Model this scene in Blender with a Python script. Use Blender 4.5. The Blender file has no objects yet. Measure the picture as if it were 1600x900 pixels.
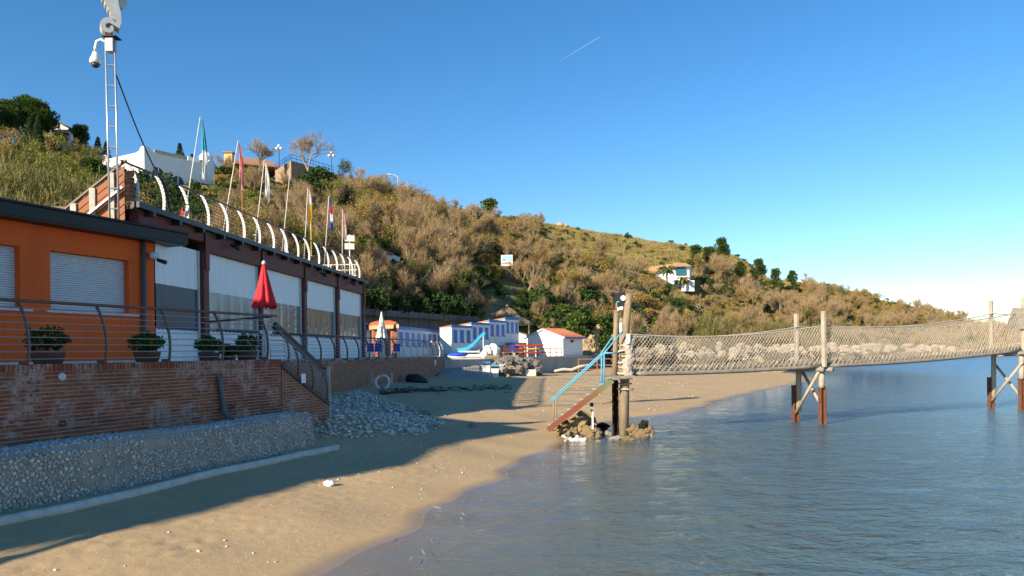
import bpy, math, random
import numpy as np
from mathutils import Vector, noise as mnoise

# ------------------------------------------------------------ camera, sky, sun
S = bpy.context.scene
H = 2.7                      # eye above the sea
FPX = 1155.0                 # focal length in pixels of the 1600 px wide photograph
ROLL = math.radians(0.70)
CY = 550.0                   # image row of the view axis
cd = bpy.data.cameras.new('camera'); cam = bpy.data.objects.new('camera', cd)
S.collection.objects.link(cam); S.camera = cam
cam.location = (0, 0, H); cam.rotation_euler = (math.pi/2, ROLL, 0)
cd.sensor_width = 36; cd.lens = 36*FPX/1600; cd.shift_y = (CY-450)/1600
cd.clip_start = 0.1; cd.clip_end = 30000

SUN_AZ = math.atan2(-0.69, -0.724)        # direction towards the sun, x then y
SUN_EL = math.radians(24.2)
W = bpy.data.worlds.new('World'); S.world = W; W.use_nodes = True
wn = W.node_tree.nodes; wl = W.node_tree.links
sky = wn.new('ShaderNodeTexSky'); sky.sky_type = 'NISHITA'; sky.sun_disc = False
sky.sun_elevation = SUN_EL; sky.sun_rotation = SUN_AZ % (2*math.pi)
sky.altitude = 0; sky.air_density = 1.0; sky.dust_density = 0.0; sky.ozone_density = 3.5
bg = wn['Background']; bg.inputs[1].default_value = 0.085
hs = wn.new('ShaderNodeHueSaturation'); hs.inputs['Saturation'].default_value = 1.25
wl.new(sky.outputs[0], hs.inputs['Color']); wl.new(hs.outputs[0], bg.inputs[0])
sd = bpy.data.lights.new('sun', 'SUN'); sd.energy = 5.0; sd.angle = math.radians(0.53); sd.color = (1.0, 0.86, 0.66)
sun = bpy.data.objects.new('sun', sd); S.collection.objects.link(sun)
ce = math.cos(SUN_EL)
SUNV = Vector((-0.69*ce, -0.724*ce, math.sin(SUN_EL)))
sun.rotation_euler = SUNV.to_track_quat('Z', 'Y').to_euler()
sun.location = (-60, -60, 60)
S.view_settings.view_transform = 'Standard'; S.view_settings.look = 'None'
S.view_settings.gamma = 1.0; S.view_settings.exposure = 1.1
S.view_settings.use_curve_mapping = False
S.render.engine = 'CYCLES'
S.cycles.max_bounces = 7; S.cycles.transparent_max_bounces = 12
S.cycles.use_adaptive_sampling = True
COL = S.collection

# ------------------------------------------------------------ pixel helpers
CR, SR = math.cos(ROLL), math.sin(ROLL)
def at(px, py, Y):
    a = (px-800)/FPX*Y; c = (CY-py)/FPX*Y
    return Vector((a*CR+c*SR, Y, H-a*SR+c*CR))
def lerp(a, b, t): return a+(b-a)*t

# ------------------------------------------------------------ mesh builder
WLOC = {}
class MB:
    def __init__(s): s.v = []; s.f = []
    def add(s, vs, fs):
        o = len(s.v); s.v += [tuple(v) for v in vs]; s.f += [tuple(i+o for i in f) for f in fs]; return s
    def hexa(s, p):          # 8 corners: bottom ring 0-3, top ring 4-7
        return s.add(p, [(3,2,1,0),(4,5,6,7),(0,1,5,4),(1,2,6,5),(2,3,7,6),(3,0,4,7)])
    def box(s, c, d, rz=0.0):
        x, y, z = d[0]/2, d[1]/2, d[2]/2; ca, sa = math.cos(rz), math.sin(rz)
        P = []
        for zz in (-z, z):
            for a, b in ((-x,-y),(x,-y),(x,y),(-x,y)):
                P.append((c[0]+a*ca-b*sa, c[1]+a*sa+b*ca, c[2]+zz))
        return s.hexa(P)
    def bar(s, p0, p1, w, h=None, up=(0,0,1)):
        h = h or w; p0, p1 = Vector(p0), Vector(p1); d = (p1-p0).normalized(); up = Vector(up)
        if abs(d.dot(up)) > .97: up = Vector((1,0,0))
        a = d.cross(up).normalized()*w/2; b = a.cross(d).normalized()*h/2
        return s.hexa([p0-a-b, p0+a-b, p0+a+b, p0-a+b, p1-a-b, p1+a-b, p1+a+b, p1-a+b])
    def tube(s, pts, r, n=6, caps=True):
        pts = [Vector(p) for p in pts]; m = len(pts)
        rs = r if isinstance(r, (list, tuple)) else [r]*m
        vs = []; ref = None
        for i in range(m):
            d = (pts[min(i+1,m-1)]-pts[max(i-1,0)])
            d = d.normalized() if d.length > 1e-9 else Vector((0,0,1))
            if ref is None: ref = Vector((0,0,1)) if abs(d.z) < .9 else Vector((1,0,0))
            a = d.cross(ref)
            if a.length < 1e-6: a = d.cross(Vector((0,1,0)))
            a.normalize(); b = d.cross(a); ref = -b if False else ref
            for k in range(n):
                t = 2*math.pi*k/n; vs.append(pts[i]+a*math.cos(t)*rs[i]+b*math.sin(t)*rs[i])
        fs = []
        for i in range(m-1):
            for k in range(n):
                k2 = (k+1) % n; fs.append((i*n+k, i*n+k2, (i+1)*n+k2, (i+1)*n+k))
        if caps: fs.append(tuple(reversed(range(n)))); fs.append(tuple(range((m-1)*n, m*n)))
        return s.add(vs, fs)
    def lathe(s, c, prof, n=16):
        vs = []; fs = []; m = len(prof)
        for r, z in prof:
            for k in range(n):
                t = 2*math.pi*k/n; vs.append((c[0]+r*math.cos(t), c[1]+r*math.sin(t), c[2]+z))
        for i in range(m-1):
            for k in range(n):
                k2 = (k+1) % n; fs.append((i*n+k, i*n+k2, (i+1)*n+k2, (i+1)*n+k))
        fs.append(tuple(reversed(range(n)))); fs.append(tuple(range((m-1)*n, m*n)))
        return s.add(vs, fs)
    def prism(s, bot, top):
        n = len(bot); vs = list(bot)+list(top)
        fs = [tuple(reversed(range(n))), tuple(range(n, 2*n))]
        for k in range(n): fs.append((k, (k+1) % n, n+(k+1) % n, n+k))
        return s.add(vs, fs)
    def quad(s, *p): return s.add(p, [tuple(range(len(p)))])
    def build(s, name, mat, parent=None, smooth=False, kind=None, bevel=0):
        off = WLOC.get(parent.name, Vector((0,0,0))) if parent else Vector((0,0,0))
        me = bpy.data.meshes.new(name)
        if parent: me.from_pydata([(v[0]-off.x, v[1]-off.y, v[2]-off.z) for v in s.v], [], s.f)
        else: me.from_pydata(s.v, [], s.f)
        return mk(name, me, mat, parent, smooth, kind, bevel, off)
def mk(name, me, mat, parent=None, smooth=False, kind=None, bevel=0, off=None):
    me.validate(); me.update()
    if mat: me.materials.append(mat)
    if smooth:
        me.polygons.foreach_set('use_smooth', [True]*len(me.polygons))
    o = bpy.data.objects.new(name, me); COL.objects.link(o)
    if parent: o.parent = parent
    WLOC[o.name] = off if off is not None else Vector((0,0,0))
    if kind: o['kind'] = kind
    if bevel:
        b = o.modifiers.new('bevel', 'BEVEL'); b.width = bevel; b.segments = 1; b.limit_method = 'ANGLE'
    return o
def tag(o, label, cat, group=None):
    o['label'] = label; o['category'] = cat
    if group: o['group'] = group
    return o
def thing(name, loc, label, cat, group=None):
    o = bpy.data.objects.new(name, None); COL.objects.link(o); o.location = loc
    o.empty_display_size = .1; WLOC[o.name] = Vector(loc)
    return tag(o, label, cat, group)
def struct(o): o['kind'] = 'structure'; return o
class Frame:                 # s along a wall, n out of it, z up
    def __init__(s, o, d):
        s.o = Vector((o[0], o[1])); s.d = Vector(d).normalized(); s.n = Vector((s.d.y, -s.d.x))
        s.rz = math.atan2(s.d.y, s.d.x)
    def p(s, a, n, z):
        q = s.o+s.d*a+s.n*n; return Vector((q.x, q.y, z))
    def box(s, mb, s0, s1, n0, n1, z0, z1):
        return mb.hexa([s.p(s0,n1,z0), s.p(s1,n1,z0), s.p(s1,n0,z0), s.p(s0,n0,z0),
                        s.p(s0,n1,z1), s.p(s1,n1,z1), s.p(s1,n0,z1), s.p(s0,n0,z1)])
    def poly(s, mb, pts, n0, n1):          # polygon in (s,z), thickness n0..n1
        return mb.prism([s.p(a,n0,z) for a,z in pts], [s.p(a,n1,z) for a,z in pts])

# ------------------------------------------------------------ materials
class NT:
    def __init__(s, name):
        s.m = bpy.data.materials.new(name); s.m.use_nodes = True
        s.t = s.m.node_tree; s.b = s.t.nodes['Principled BSDF']; s.out = s.t.nodes['Material Output']
    def n(s, typ, **kw):
        x = s.t.nodes.new(typ)
        for k, v in kw.items(): setattr(x, k, v)
        return x
    def l(s, a, b): s.t.links.new(a, b)
    def math(s, op, a, b=None, clamp=False):
        x = s.n('ShaderNodeMath', operation=op); x.use_clamp = clamp
        for i, q in enumerate((a, b)):
            if q is None: continue
            if isinstance(q, (int, float)): x.inputs[i].default_value = q
            else: s.l(q, x.inputs[i])
        return x.outputs[0]
    def mix(s, f, a, b, mode='MIX'):
        x = s.n('ShaderNodeMix', data_type='RGBA', blend_type=mode)
        for i, q in ((0, f), (6, a), (7, b)):
            if isinstance(q, (int, float)): x.inputs[i].default_value = q
            elif isinstance(q, (tuple, list)): x.inputs[i].default_value = (*q, 1) if len(q) == 3 else q
            else: s.l(q, x.inputs[i])
        return x.outputs[2]
    def ramp(s, f, a, b):
        x = s.n('ShaderNodeMapRange'); x.inputs[1].default_value = a; x.inputs[2].default_value = b
        s.l(f, x.inputs[0]); return x.outputs[0]
    def noise(s, vec, scale, detail=4, rough=.55, dist=0):
        x = s.n('ShaderNodeTexNoise'); x.inputs['Scale'].default_value = scale; x.inputs['Detail'].default_value = detail
        x.inputs['Roughness'].default_value = rough; x.inputs['Distortion'].default_value = dist
        if vec is not None: s.l(vec, x.inputs['Vector'])
        return x.outputs['Fac']
    def pos(s): return s.n('ShaderNodeNewGeometry').outputs['Position']
    def obj(s): return s.n('ShaderNodeTexCoord').outputs['Object']
    def bump(s, h, strength=.4, dist=.02):
        x = s.n('ShaderNodeBump'); x.inputs['Strength'].default_value = strength; x.inputs['Distance'].default_value = dist
        s.l(h, x.inputs['Height']); s.l(x.outputs[0], s.b.inputs['Normal']); return x
    def scale(s, v, sc):
        x = s.n('ShaderNodeMapping'); x.inputs['Scale'].default_value = sc; s.l(v, x.inputs['Vector']); return x.outputs[0]
def c3(c): return (c[0], c[1], c[2], 1)
MATS = {}
def M(name, col, rough=.6, var=.25, scale=6, bump=0, bscale=60, metal=0, rnd=0, col2=None, spec=.3, stretch=None):
    if name in MATS: return MATS[name]
    T = NT(name); T.b.inputs['Roughness'].default_value = rough; T.b.inputs['Metallic'].default_value = metal
    T.b.inputs['Specular IOR Level'].default_value = spec
    v = T.obj()
    if stretch: v = T.scale(v, stretch)
    f = T.ramp(T.noise(v, scale, 5, .6), .3, .7)
    c2 = col2 or tuple(max(0, x*(1-var)) for x in col)
    c = T.mix(f, col, c2)
    if rnd:
        r = T.n('ShaderNodeObjectInfo').outputs['Random']
        c = T.mix(r, c, tuple(x*(1-rnd) for x in col), 'MIX')
    T.l(c, T.b.inputs['Base Color'])
    if bump: T.bump(T.noise(v, bscale, 3), bump, .02)
    MATS[name] = T.m; return T.m
def brick_mat(name, joined):
    T = NT(name); P = T.pos(); T.b.inputs['Roughness'].default_value = .85; T.b.inputs['Specular IOR Level'].default_value = .15
    r = T.n('ShaderNodeNewGeometry').outputs['Random Per Island'] if joined else T.n('ShaderNodeObjectInfo').outputs['Random']
    cr = T.n('ShaderNodeValToRGB'); T.l(r, cr.inputs[0]); e = cr.color_ramp.elements
    e[0].color = (.22,.072,.042,1); e[1].color = (.34,.17,.10,1); e[1].position = 1
    for p_, c_ in ((.2,(.29,.09,.05,1)),(.4,(.17,.058,.043,1)),(.6,(.34,.125,.068,1)),(.75,(.21,.078,.05,1)),(.88,(.13,.06,.05,1))):
        q = e.new(p_); q.color = c_
    f = T.ramp(T.noise(P, 28, 4), .35, .75)
    c = T.mix(T.math('MULTIPLY', f, .45), cr.outputs[0], (.14,.06,.04))
    w = T.math('MULTIPLY', T.ramp(T.noise(P, 1.6, 5, .65), .50, .58), T.ramp(T.noise(P, 9, 4), .36, .56))
    c = T.mix(T.math('MULTIPLY', w, .5), c, (.48,.43,.41))
    d = T.ramp(T.noise(P, .8, 3), .55, .75); c = T.mix(T.math('MULTIPLY', d, .45), c, (.10,.05,.035))
    T.l(c, T.b.inputs['Base Color']); T.bump(T.noise(P, 70, 3), .5, .01); return T.m
def brick_tex(name, rz, small=True):
    T = NT(name); P = T.pos(); T.b.inputs['Roughness'].default_value = .85; T.b.inputs['Specular IOR Level'].default_value = .15
    vr = T.n('ShaderNodeVectorRotate', rotation_type='Z_AXIS'); T.l(P, vr.inputs['Vector']); vr.inputs['Angle'].default_value = -rz
    sp = T.n('ShaderNodeSeparateXYZ'); T.l(vr.outputs[0], sp.inputs[0])
    cb = T.n('ShaderNodeCombineXYZ'); T.l(sp.outputs[0], cb.inputs[0]); T.l(sp.outputs[2], cb.inputs[1])
    br = T.n('ShaderNodeTexBrick'); T.l(cb.outputs[0], br.inputs['Vector'])
    br.inputs['Scale'].default_value = 1; br.inputs['Brick Width'].default_value = .26; br.inputs['Row Height'].default_value = .066
    br.inputs['Mortar Size'].default_value = .006; br.inputs['Color1'].default_value = (.21,.085,.05,1); br.inputs['Color2'].default_value = (.29,.125,.07,1)
    br.inputs['Mortar'].default_value = (.40,.34,.28,1)
    n1 = T.noise(P, 5, 5, .65); c = T.mix(T.math('MULTIPLY', T.ramp(n1, .4, .75), .55), br.outputs[0], (.10,.05,.035))
    w = T.math('MULTIPLY', T.ramp(T.noise(P, 1.1, 5, .6), .58, .70), T.ramp(T.noise(P, 7, 4), .42, .6))
    c = T.mix(T.math('MULTIPLY', w, .6), c, (.45,.40,.39))
    T.l(c, T.b.inputs['Base Color']); T.bump(br.outputs['Fac'], -.6, .01); return T.m
def leaf_mat(name, cols, trans=.3, rough=.6):
    T = NT(name); t = T.t
    r = T.n('ShaderNodeNewGeometry').outputs['Random Per Island']; ro = T.n('ShaderNodeObjectInfo').outputs['Random']
    cr = T.n('ShaderNodeValToRGB'); T.l(T.math('FRACT', T.math('ADD', T.math('MULTIPLY', r, .55), T.math('MULTIPLY', ro, .9))), cr.inputs[0])
    e = cr.color_ramp.elements; k = len(cols)
    e[0].color = c3(cols[0]); e[1].color = c3(cols[0])
    for i in range(1, k): q = e.new(i/k); q.color = c3(cols[i])
    D = T.n('ShaderNodeBsdfDiffuse'); Tr = T.n('ShaderNodeBsdfTranslucent'); X = T.n('ShaderNodeMixShader'); X.inputs[0].default_value = trans
    T.l(cr.outputs[0], D.inputs[0]); T.l(cr.outputs[0], Tr.inputs[0]); T.l(D.outputs[0], X.inputs[1]); T.l(Tr.outputs[0], X.inputs[2])
    T.l(X.outputs[0], T.out.inputs[0]); t.nodes.remove(T.b); return T.m
# ------------------------------------------------------------ ground shape
SH_Y = [-60,-12,0,6,9.8,12,15.8,18.5,21.8,25.5,29.7,31.8,40.1,47.6,56.7,66,80,99,112,130,170,205,230,300,400,4000]
SH_X = [-28,-8.5,-4.4,-3.0,-2.2,-1.45,-.4,.35,1.45,2.6,4.7,7.3,11.5,16,22,27,31,31,34,46,82,132,205,420,700,3000]
BK_Y = [-60,0,10.8,16.75,18.7,21,27,50,58,68,78,95,125,160,210,280,4000]
BK_X = [-32,-11.25,-6.95,-4.58,-4.7,-7.6,-7.25,-4.3,-1.5,3,9,15,24,44,105,300,2800]
ZW_Y = [-60,0,16,20,28,50,58,70,100,200,4000]
ZW_Z = [.5,.52,.60,1.12,1.2,1.25,1.0,.8,1.3,1.6,2.0]
def ground_z(x, y):
    x = np.asarray(x, float); y = np.asarray(y, float)
    xs = np.interp(y, SH_Y, SH_X)+.16*np.sin(y*1.25+.6)+.09*np.sin(y*2.9); xb = np.interp(y, BK_Y, BK_X); zw = np.interp(y, ZW_Y, ZW_Z)
    r = (xs-x)/np.maximum(xs-xb, .5)
    up = zw*np.clip(r, 0, 1.0)**1.08+np.where(r > 1, np.minimum((r-1)*.3, .2), 0)
    dn = -np.clip((x-xs)*.085, 0, None); dn = np.where(dn < -1.2, -1.2+(dn+1.2)*.35, dn); dn = np.maximum(dn, -3.5)
    z = np.where(r > 0, up, dn)
    z = z+.28*np.exp(-(((x+4.6)/1.5)**2+((y-20.6)/2.0)**2))
    z = z+.018*np.sin(x*1.7+y*.6)*np.sin(y*1.1-x*.4)*np.clip(r*3, 0, 1)
    return z
def gz(x, y): return float(ground_z(x, y))
def ground_at(px, py):        # where the view ray meets the sand
    d = at(px, py, 1.0)-Vector((0,0,H)); t = 3.0
    while t < 250:
        if H+d.z*t < gz(d.x*t, t): break
        t *= 1.01
    lo, hi = t/1.01, t
    for _ in range(20):
        m = (lo+hi)/2
        if H+d.z*m < gz(d.x*m, m): hi = m
        else: lo = m
    return Vector((d.x*hi, hi, gz(d.x*hi, hi)))
def grid_mesh(name, X, Y, Z):
    ny, nx = X.shape; me = bpy.data.meshes.new(name)
    co = np.stack([X, Y, Z], -1).reshape(-1, 3)
    i = np.arange(ny-1)[:, None]*nx+np.arange(nx-1)[None]
    q = np.stack([i, i+1, i+nx+1, i+nx], -1).reshape(-1, 4)
    me.vertices.add(len(co)); me.vertices.foreach_set('co', co.ravel())
    me.loops.add(q.size); me.loops.foreach_set('vertex_index', q.ravel().astype(np.int32))
    me.polygons.add(len(q)); me.polygons.foreach_set('loop_start', np.arange(0, q.size, 4, dtype=np.int32))
    me.polygons.foreach_set('loop_total', np.full(len(q), 4, np.int32))
    me.update(calc_edges=True); return me
def graded(lo, a, b, hi, step, g):
    m = list(np.arange(a, b+1e-6, step)); s = step; x = b
    while x < hi: s *= g; x += s; m.append(min(x, hi))
    s = step; x = a; l = []
    while x > lo: s *= g; x -= s; l.append(max(x, lo))
    return np.array(l[::-1]+m)
def fbm(x, y, sc, seed=0):
    r = np.random.RandomState(seed); z = np.zeros_like(x)
    for k in range(9):
        a = r.uniform(0, 6.28); f = sc*r.uniform(.6, 2.2); p = r.uniform(0, 6.28)
        z += np.sin((x*math.cos(a)+y*math.sin(a))*f+p+1.2*np.sin((x*math.sin(a)-y*math.cos(a))*f*.6+p*2))/(.5+f/sc)
    return z/5

# sand
T = NT('sand'); P = T.pos(); sp = T.n('ShaderNodeSeparateXYZ'); T.l(P, sp.inputs[0])
n1 = T.noise(P, .5, 5); n2 = T.noise(P, 6, 5, .6); n3 = T.noise(P, 90, 3, .7)
c = T.mix(T.ramp(n1, .35, .65), (.46,.335,.185), (.40,.285,.155)); c = T.mix(T.math('MULTIPLY', T.ramp(n2, .45, .75), .4), c, (.31,.225,.13))
c = T.mix(T.math('MULTIPLY', T.ramp(n3, .55, .8), .5), c, (.23,.17,.10))
v = T.n('ShaderNodeTexVoronoi'); v.inputs['Scale'].default_value = 16; T.l(P, v.inputs['Vector'])
v.inputs['Randomness'].default_value = 1
hz = T.math('LESS_THAN', v.outputs['Distance'], .1)
sel = T.math('GREATER_THAN', T.noise(P, 3.1, 2), .58); spk = T.math('MULTIPLY', hz, sel)
c = T.mix(T.math('MULTIPLY', spk, .8), c, (.62,.56,.46))
wet = T.ramp(T.math('ADD', sp.outputs[2], T.math('MULTIPLY', T.math('SUBTRACT', n1, .5), .05)), .035, .005)
damp = T.ramp(T.math('ADD', sp.outputs[2], T.math('MULTIPLY', T.math('SUBTRACT', n1, .5), .3)), .30, .06)
c = T.mix(T.math('MULTIPLY', damp, .35), c, (.40,.28,.15))
c = T.mix(T.math('MULTIPLY', wet, .72), c, (.20,.145,.095)); T.l(c, T.b.inputs['Base Color'])
ro = T.math('SUBTRACT', .92, T.math('MULTIPLY', wet, .74)); T.l(ro, T.b.inputs['Roughness']); T.b.inputs['Specular IOR Level'].default_value = .3
dry = T.math('SUBTRACT', 1.0, damp)
foot = T.n('ShaderNodeTexVoronoi'); foot.inputs['Scale'].default_value = 2.6; T.l(P, foot.inputs['Vector']); foot.feature = 'SMOOTH_F1'
fm = T.math('MULTIPLY', T.ramp(T.noise(P, .9, 3), .45, .65), dry)
hgt = T.math('ADD', T.math('MULTIPLY', n2, .55), T.math('MULTIPLY', T.math('MULTIPLY', foot.outputs['Distance'], fm), .8))
hgt = T.math('ADD', hgt, T.math('MULTIPLY', n3, .22)); hgt = T.math('ADD', hgt, T.math('MULTIPLY', spk, .15))
bp = T.bump(hgt, .5, .05); T.l(T.math('SUBTRACT', .55, T.math('MULTIPLY', wet, .5)), bp.inputs['Strength'])
MATS['sand'] = T.m
xs = graded(-60, -8, 9, 420, .085, 1.045); ys = graded(-30, 5.5, 27, 420, .085, 1.03)
X, Y = np.meshgrid(xs, ys); Z = ground_z(X, Y)
rr = np.clip(Z/.35, 0, 1)*np.exp(-np.maximum(Y-40, 0)/40)
Z = Z+rr*(.008*fbm(X, Y, 1.7, 1)+.004*fbm(X, Y, 5.5, 2)+.006*np.abs(fbm(X, Y, 13, 3)))
rg = np.random.RandomState(3)                      # footprints and scuffs in the dry sand
for k in range(230):
    yy = rg.uniform(8, 17) if k < 150 else rg.uniform(17, 26); w = rg.uniform(.1, .95)
    xsr, xbk = np.interp(yy, SH_Y, SH_X), np.interp(yy, BK_Y, BK_X); xx = xbk+(xsr-xbk)*w*.75
    a = rg.uniform(-.6, .6); dx, dy = X-xx, Y-yy; u = dx*math.cos(a)+dy*math.sin(a); q = -dx*math.sin(a)+dy*math.cos(a)
    r2 = (u/.075)**2+(q/.14)**2; amp = rg.uniform(.005, .016)
    Z -= amp*np.exp(-r2)-amp*.55*np.exp(-(np.sqrt(r2)-1.7)**2*4)
beach = mk('beach', grid_mesh('beach', X, Y, Z), MATS['sand'], smooth=True); struct(beach)

# sea
T = NT('sea_water'); P = T.pos(); nt = T.t
at_ = T.n('ShaderNodeAttribute', attribute_name='depth')
murk = T.math('SUBTRACT', 1.0, T.math('POWER', 2.718, T.math('MULTIPLY', at_.outputs['Fac'], -1.6)))
Pm = T.scale(P, (.8, 1.0, 1.0))
h = T.math('ADD', T.math('MULTIPLY', T.noise(Pm, 1.5, 3, .5, .4), .95), T.math('MULTIPLY', T.noise(Pm, 5.2, 3, .55, .6), .46))
h = T.math('ADD', h, T.math('MULTIPLY', T.noise(Pm, 15, 2, .5), .16))
bp = T.n('ShaderNodeBump'); bp.inputs['Distance'].default_value = .26; T.l(h, bp.inputs['Height'])
T.l(T.math('ADD', .22, T.math('MULTIPLY', T.math('MINIMUM', T.math('MULTIPLY', at_.outputs['Fac'], 2.2), 1.0), .78)), bp.inputs['Strength'])
gl = T.n('ShaderNodeBsdfGlossy'); T.l(T.math('ADD', .04, T.math('MULTIPLY', T.ramp(at_.outputs['Fac'], .3, 1.6), .22)), gl.inputs['Roughness']); T.l(bp.outputs[0], gl.inputs['Normal'])
tr = T.n('ShaderNodeBsdfTransparent')
T.l(T.mix(murk, (.96,.985,.98), (.45,.82,.82)), tr.inputs['Color'])
df = T.n('ShaderNodeBsdfDiffuse'); T.l(T.mix(T.ramp(at_.outputs['Fac'], .3, 2.2), (.11,.175,.19), (.07,.22,.36)), df.inputs['Color']); T.l(bp.outputs[0], df.inputs['Normal'])
m1 = T.n('ShaderNodeMixShader'); T.l(T.math('MULTIPLY', murk, .97), m1.inputs[0]); T.l(tr.outputs[0], m1.inputs[1]); T.l(df.outputs[0], m1.inputs[2])
fr = T.n('ShaderNodeLayerWeight'); fr.inputs['Blend'].default_value = .5; T.l(bp.outputs[0], fr.inputs['Normal'])
ff = T.n('ShaderNodeLayerWeight'); ff.inputs['Blend'].default_value = .5
fr_ = T.math('ADD', .02, T.math('MULTIPLY', T.math('ADD', T.math('MULTIPLY', T.math('POWER', fr.outputs['Facing'], 5.0), .4), T.math('MULTIPLY', T.math('POWER', ff.outputs['Facing'], 5.0), .6)), .95))
m2 = T.n('ShaderNodeMixShader'); T.l(fr_, m2.inputs[0]); T.l(m1.outputs[0], m2.inputs[1]); T.l(gl.outputs[0], m2.inputs[2])
T.l(m2.outputs[0], T.out.inputs[0]); nt.nodes.remove(T.b); MATS['water'] = T.m
xs = graded(-40, -4, 17, 9000, .13, 1.05); ys = graded(-60, 6, 34, 12000, .11, 1.045)
X, Y = np.meshgrid(xs, ys); D = np.clip(-ground_z(X, Y), 0, 8)
am = np.clip(D*1.5, .02, 1)*np.exp(-np.maximum(np.hypot(X, Y)-30, 0)/30)
Z = am*(.020*fbm(X*.7, Y, 2.4, 11)+.013*fbm(X*.6, Y*1.2, 5.5, 12)+.006*fbm(X, Y, 12, 13))
me = grid_mesh('sea', X, Y, Z); a = me.attributes.new('depth', 'FLOAT', 'POINT'); a.data.foreach_set('value', D.ravel().astype(np.float32))
struct(mk('sea', me, MATS['water'], smooth=True))

# foam flecks at the water's edge
mb = MB(); rg = random.Random(5)
for k in range(70):
    y = rg.uniform(8.5, 34); x = float(np.interp(y, SH_Y, SH_X)+.16*math.sin(y*1.25+.6)+.09*math.sin(y*2.9))+rg.choice([.02,.25,.55,.9])+rg.gauss(0, .06)
    L = rg.uniform(.03, .16); w = rg.uniform(.003, .007); a = 1.3+rg.gauss(0, .5)
    pts = []; n = 7
    for i in range(n):
        t = 2*math.pi*i/n; u = math.cos(t)*L*rg.uniform(.6, 1.1); q = math.sin(t)*w*rg.uniform(.5, 1.3)
        px_, py_ = x+u*math.cos(a)-q*math.sin(a), y+u*math.sin(a)+q*math.cos(a); pts.append((px_, py_, max(.006, gz(px_, py_)+.004)))
    mb.prism([(p[0], p[1], p[2]-.003) for p in pts], [(p[0], p[1], p[2]+.001) for p in pts])
o = mb.build('foam', M('foam', (.36,.37,.38), .7, .1), kind='stuff'); tag(o, 'white foam flecks along the water edge', 'foam')

# ------------------------------------------------------------ hill
TP =  [-900,   0,  100, 200, 330, 450, 520, 620, 700, 830, 890, 1000,1130,1165,1200,1300,1400,1500,1600,1800,2400]
TYY = [ 225, 238,  246, 264, 272, 280, 276, 304, 326, 347, 357, 374, 394, 410, 436, 450, 474, 503, 520, 534, 538]
DCR = [ 100, 108,  110, 112, 118, 124, 126, 138, 150, 172, 185, 215, 250, 256, 262, 280, 310, 340, 380, 450, 700]
TOE_T=[-900,   0,  300, 570, 760, 900,1000,1240,1400,1500,1600,1800,2400]
TOE_D=[  30,  31,   42,  66,  84,  90,  98, 140, 185, 205, 220, 260, 420]
TOE_Z=[ 4.0, 4.2,  4.4, 6.3, 6.3, 3.2, 2.2, 1.8, 1.6, 1.5, 1.4, 1.2, 1.0]
def hill_parts(t, D):
    hy = CY-(t-800)*math.tan(ROLL)
    dc = np.interp(t, TP, DCR); zc = H+(hy-np.interp(t, TP, TYY))*dc/FPX
    dt = np.interp(t, TOE_T, TOE_D); zt = np.interp(t, TOE_T, TOE_Z); s = (D-dt)/(dc-dt)
    return s, dc, zc, dt, zt
def hill_z(x, y):
    x = np.asarray(x, float); y = np.asarray(y, float); t = x/np.maximum(y, 1)*FPX+800
    s, dc, zc, dt, zt = hill_parts(t, y); sc = np.clip(s, 0, 1)
    z = zt+(zc-zt)*sc**.88
    z = z+np.minimum(s, 0)*6+np.where(s > 1, -(y-dc)*.06, 0)
    z = z+fbm(x, y, .16, 21)*1.3*np.clip(s*6, 0, 1)*np.clip((1.08-s)*4, 0.1, 1)
    return z
def hz1(x, y): return float(hill_z(x, y))
T = NT('hill_ground'); P = T.pos()
c = T.mix(T.ramp(T.noise(P, .07, 5), .35, .65), (.27,.21,.085), (.36,.27,.12)); c = T.mix(T.ramp(T.noise(P, .9, 5, .65), .4, .7), c, (.14,.135,.05))
c = T.mix(T.math('MULTIPLY', T.ramp(T.noise(P, .23, 4), .6, .72), .6), c, (.33,.25,.15))
T.l(c, T.b.inputs['Base Color']); T.b.inputs['Roughness'].default_value = 1; T.b.inputs['Specular IOR Level'].default_value = 0; T.bump(T.noise(P, 1.6, 5, .7), .8, .6)
tt = np.linspace(-1100, 2500, 300); ss = np.concatenate([np.linspace(-.06, 1.1, 110), np.linspace(1.15, 3.2, 12)])
TT, SS = np.meshgrid(tt, ss); dt = np.interp(TT, TOE_T, TOE_D); dc = np.interp(TT, TP, DCR); Yh = dt+(dc-dt)*SS; Xh = (TT-800)/FPX*Yh
struct(mk('hill', grid_mesh('hill', Xh, Yh, hill_z(Xh, Yh)), T.m, smooth=True))

# far sheet of land and sea floor out to the horizon, below everything else
mb = MB(); mb.quad((-9000,-9000,-4.5),(9000,-9000,-4.5),(9000,12000,-4.5),(-9000,12000,-4.5)); struct(mb.build('ground', M('sea_floor', (.2,.17,.1), .9)))
# land behind the sea front, left of the frame
mb = MB(); mb.quad((-300,-60,1.0),(-31,-60,.9),(-8.6,8,.9),(-9.6,19,.9),(-12,31,.9),(-300,40,1.0)); struct(mb.build('yard', M('yard_soil', (.22,.18,.12), .95)))
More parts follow.
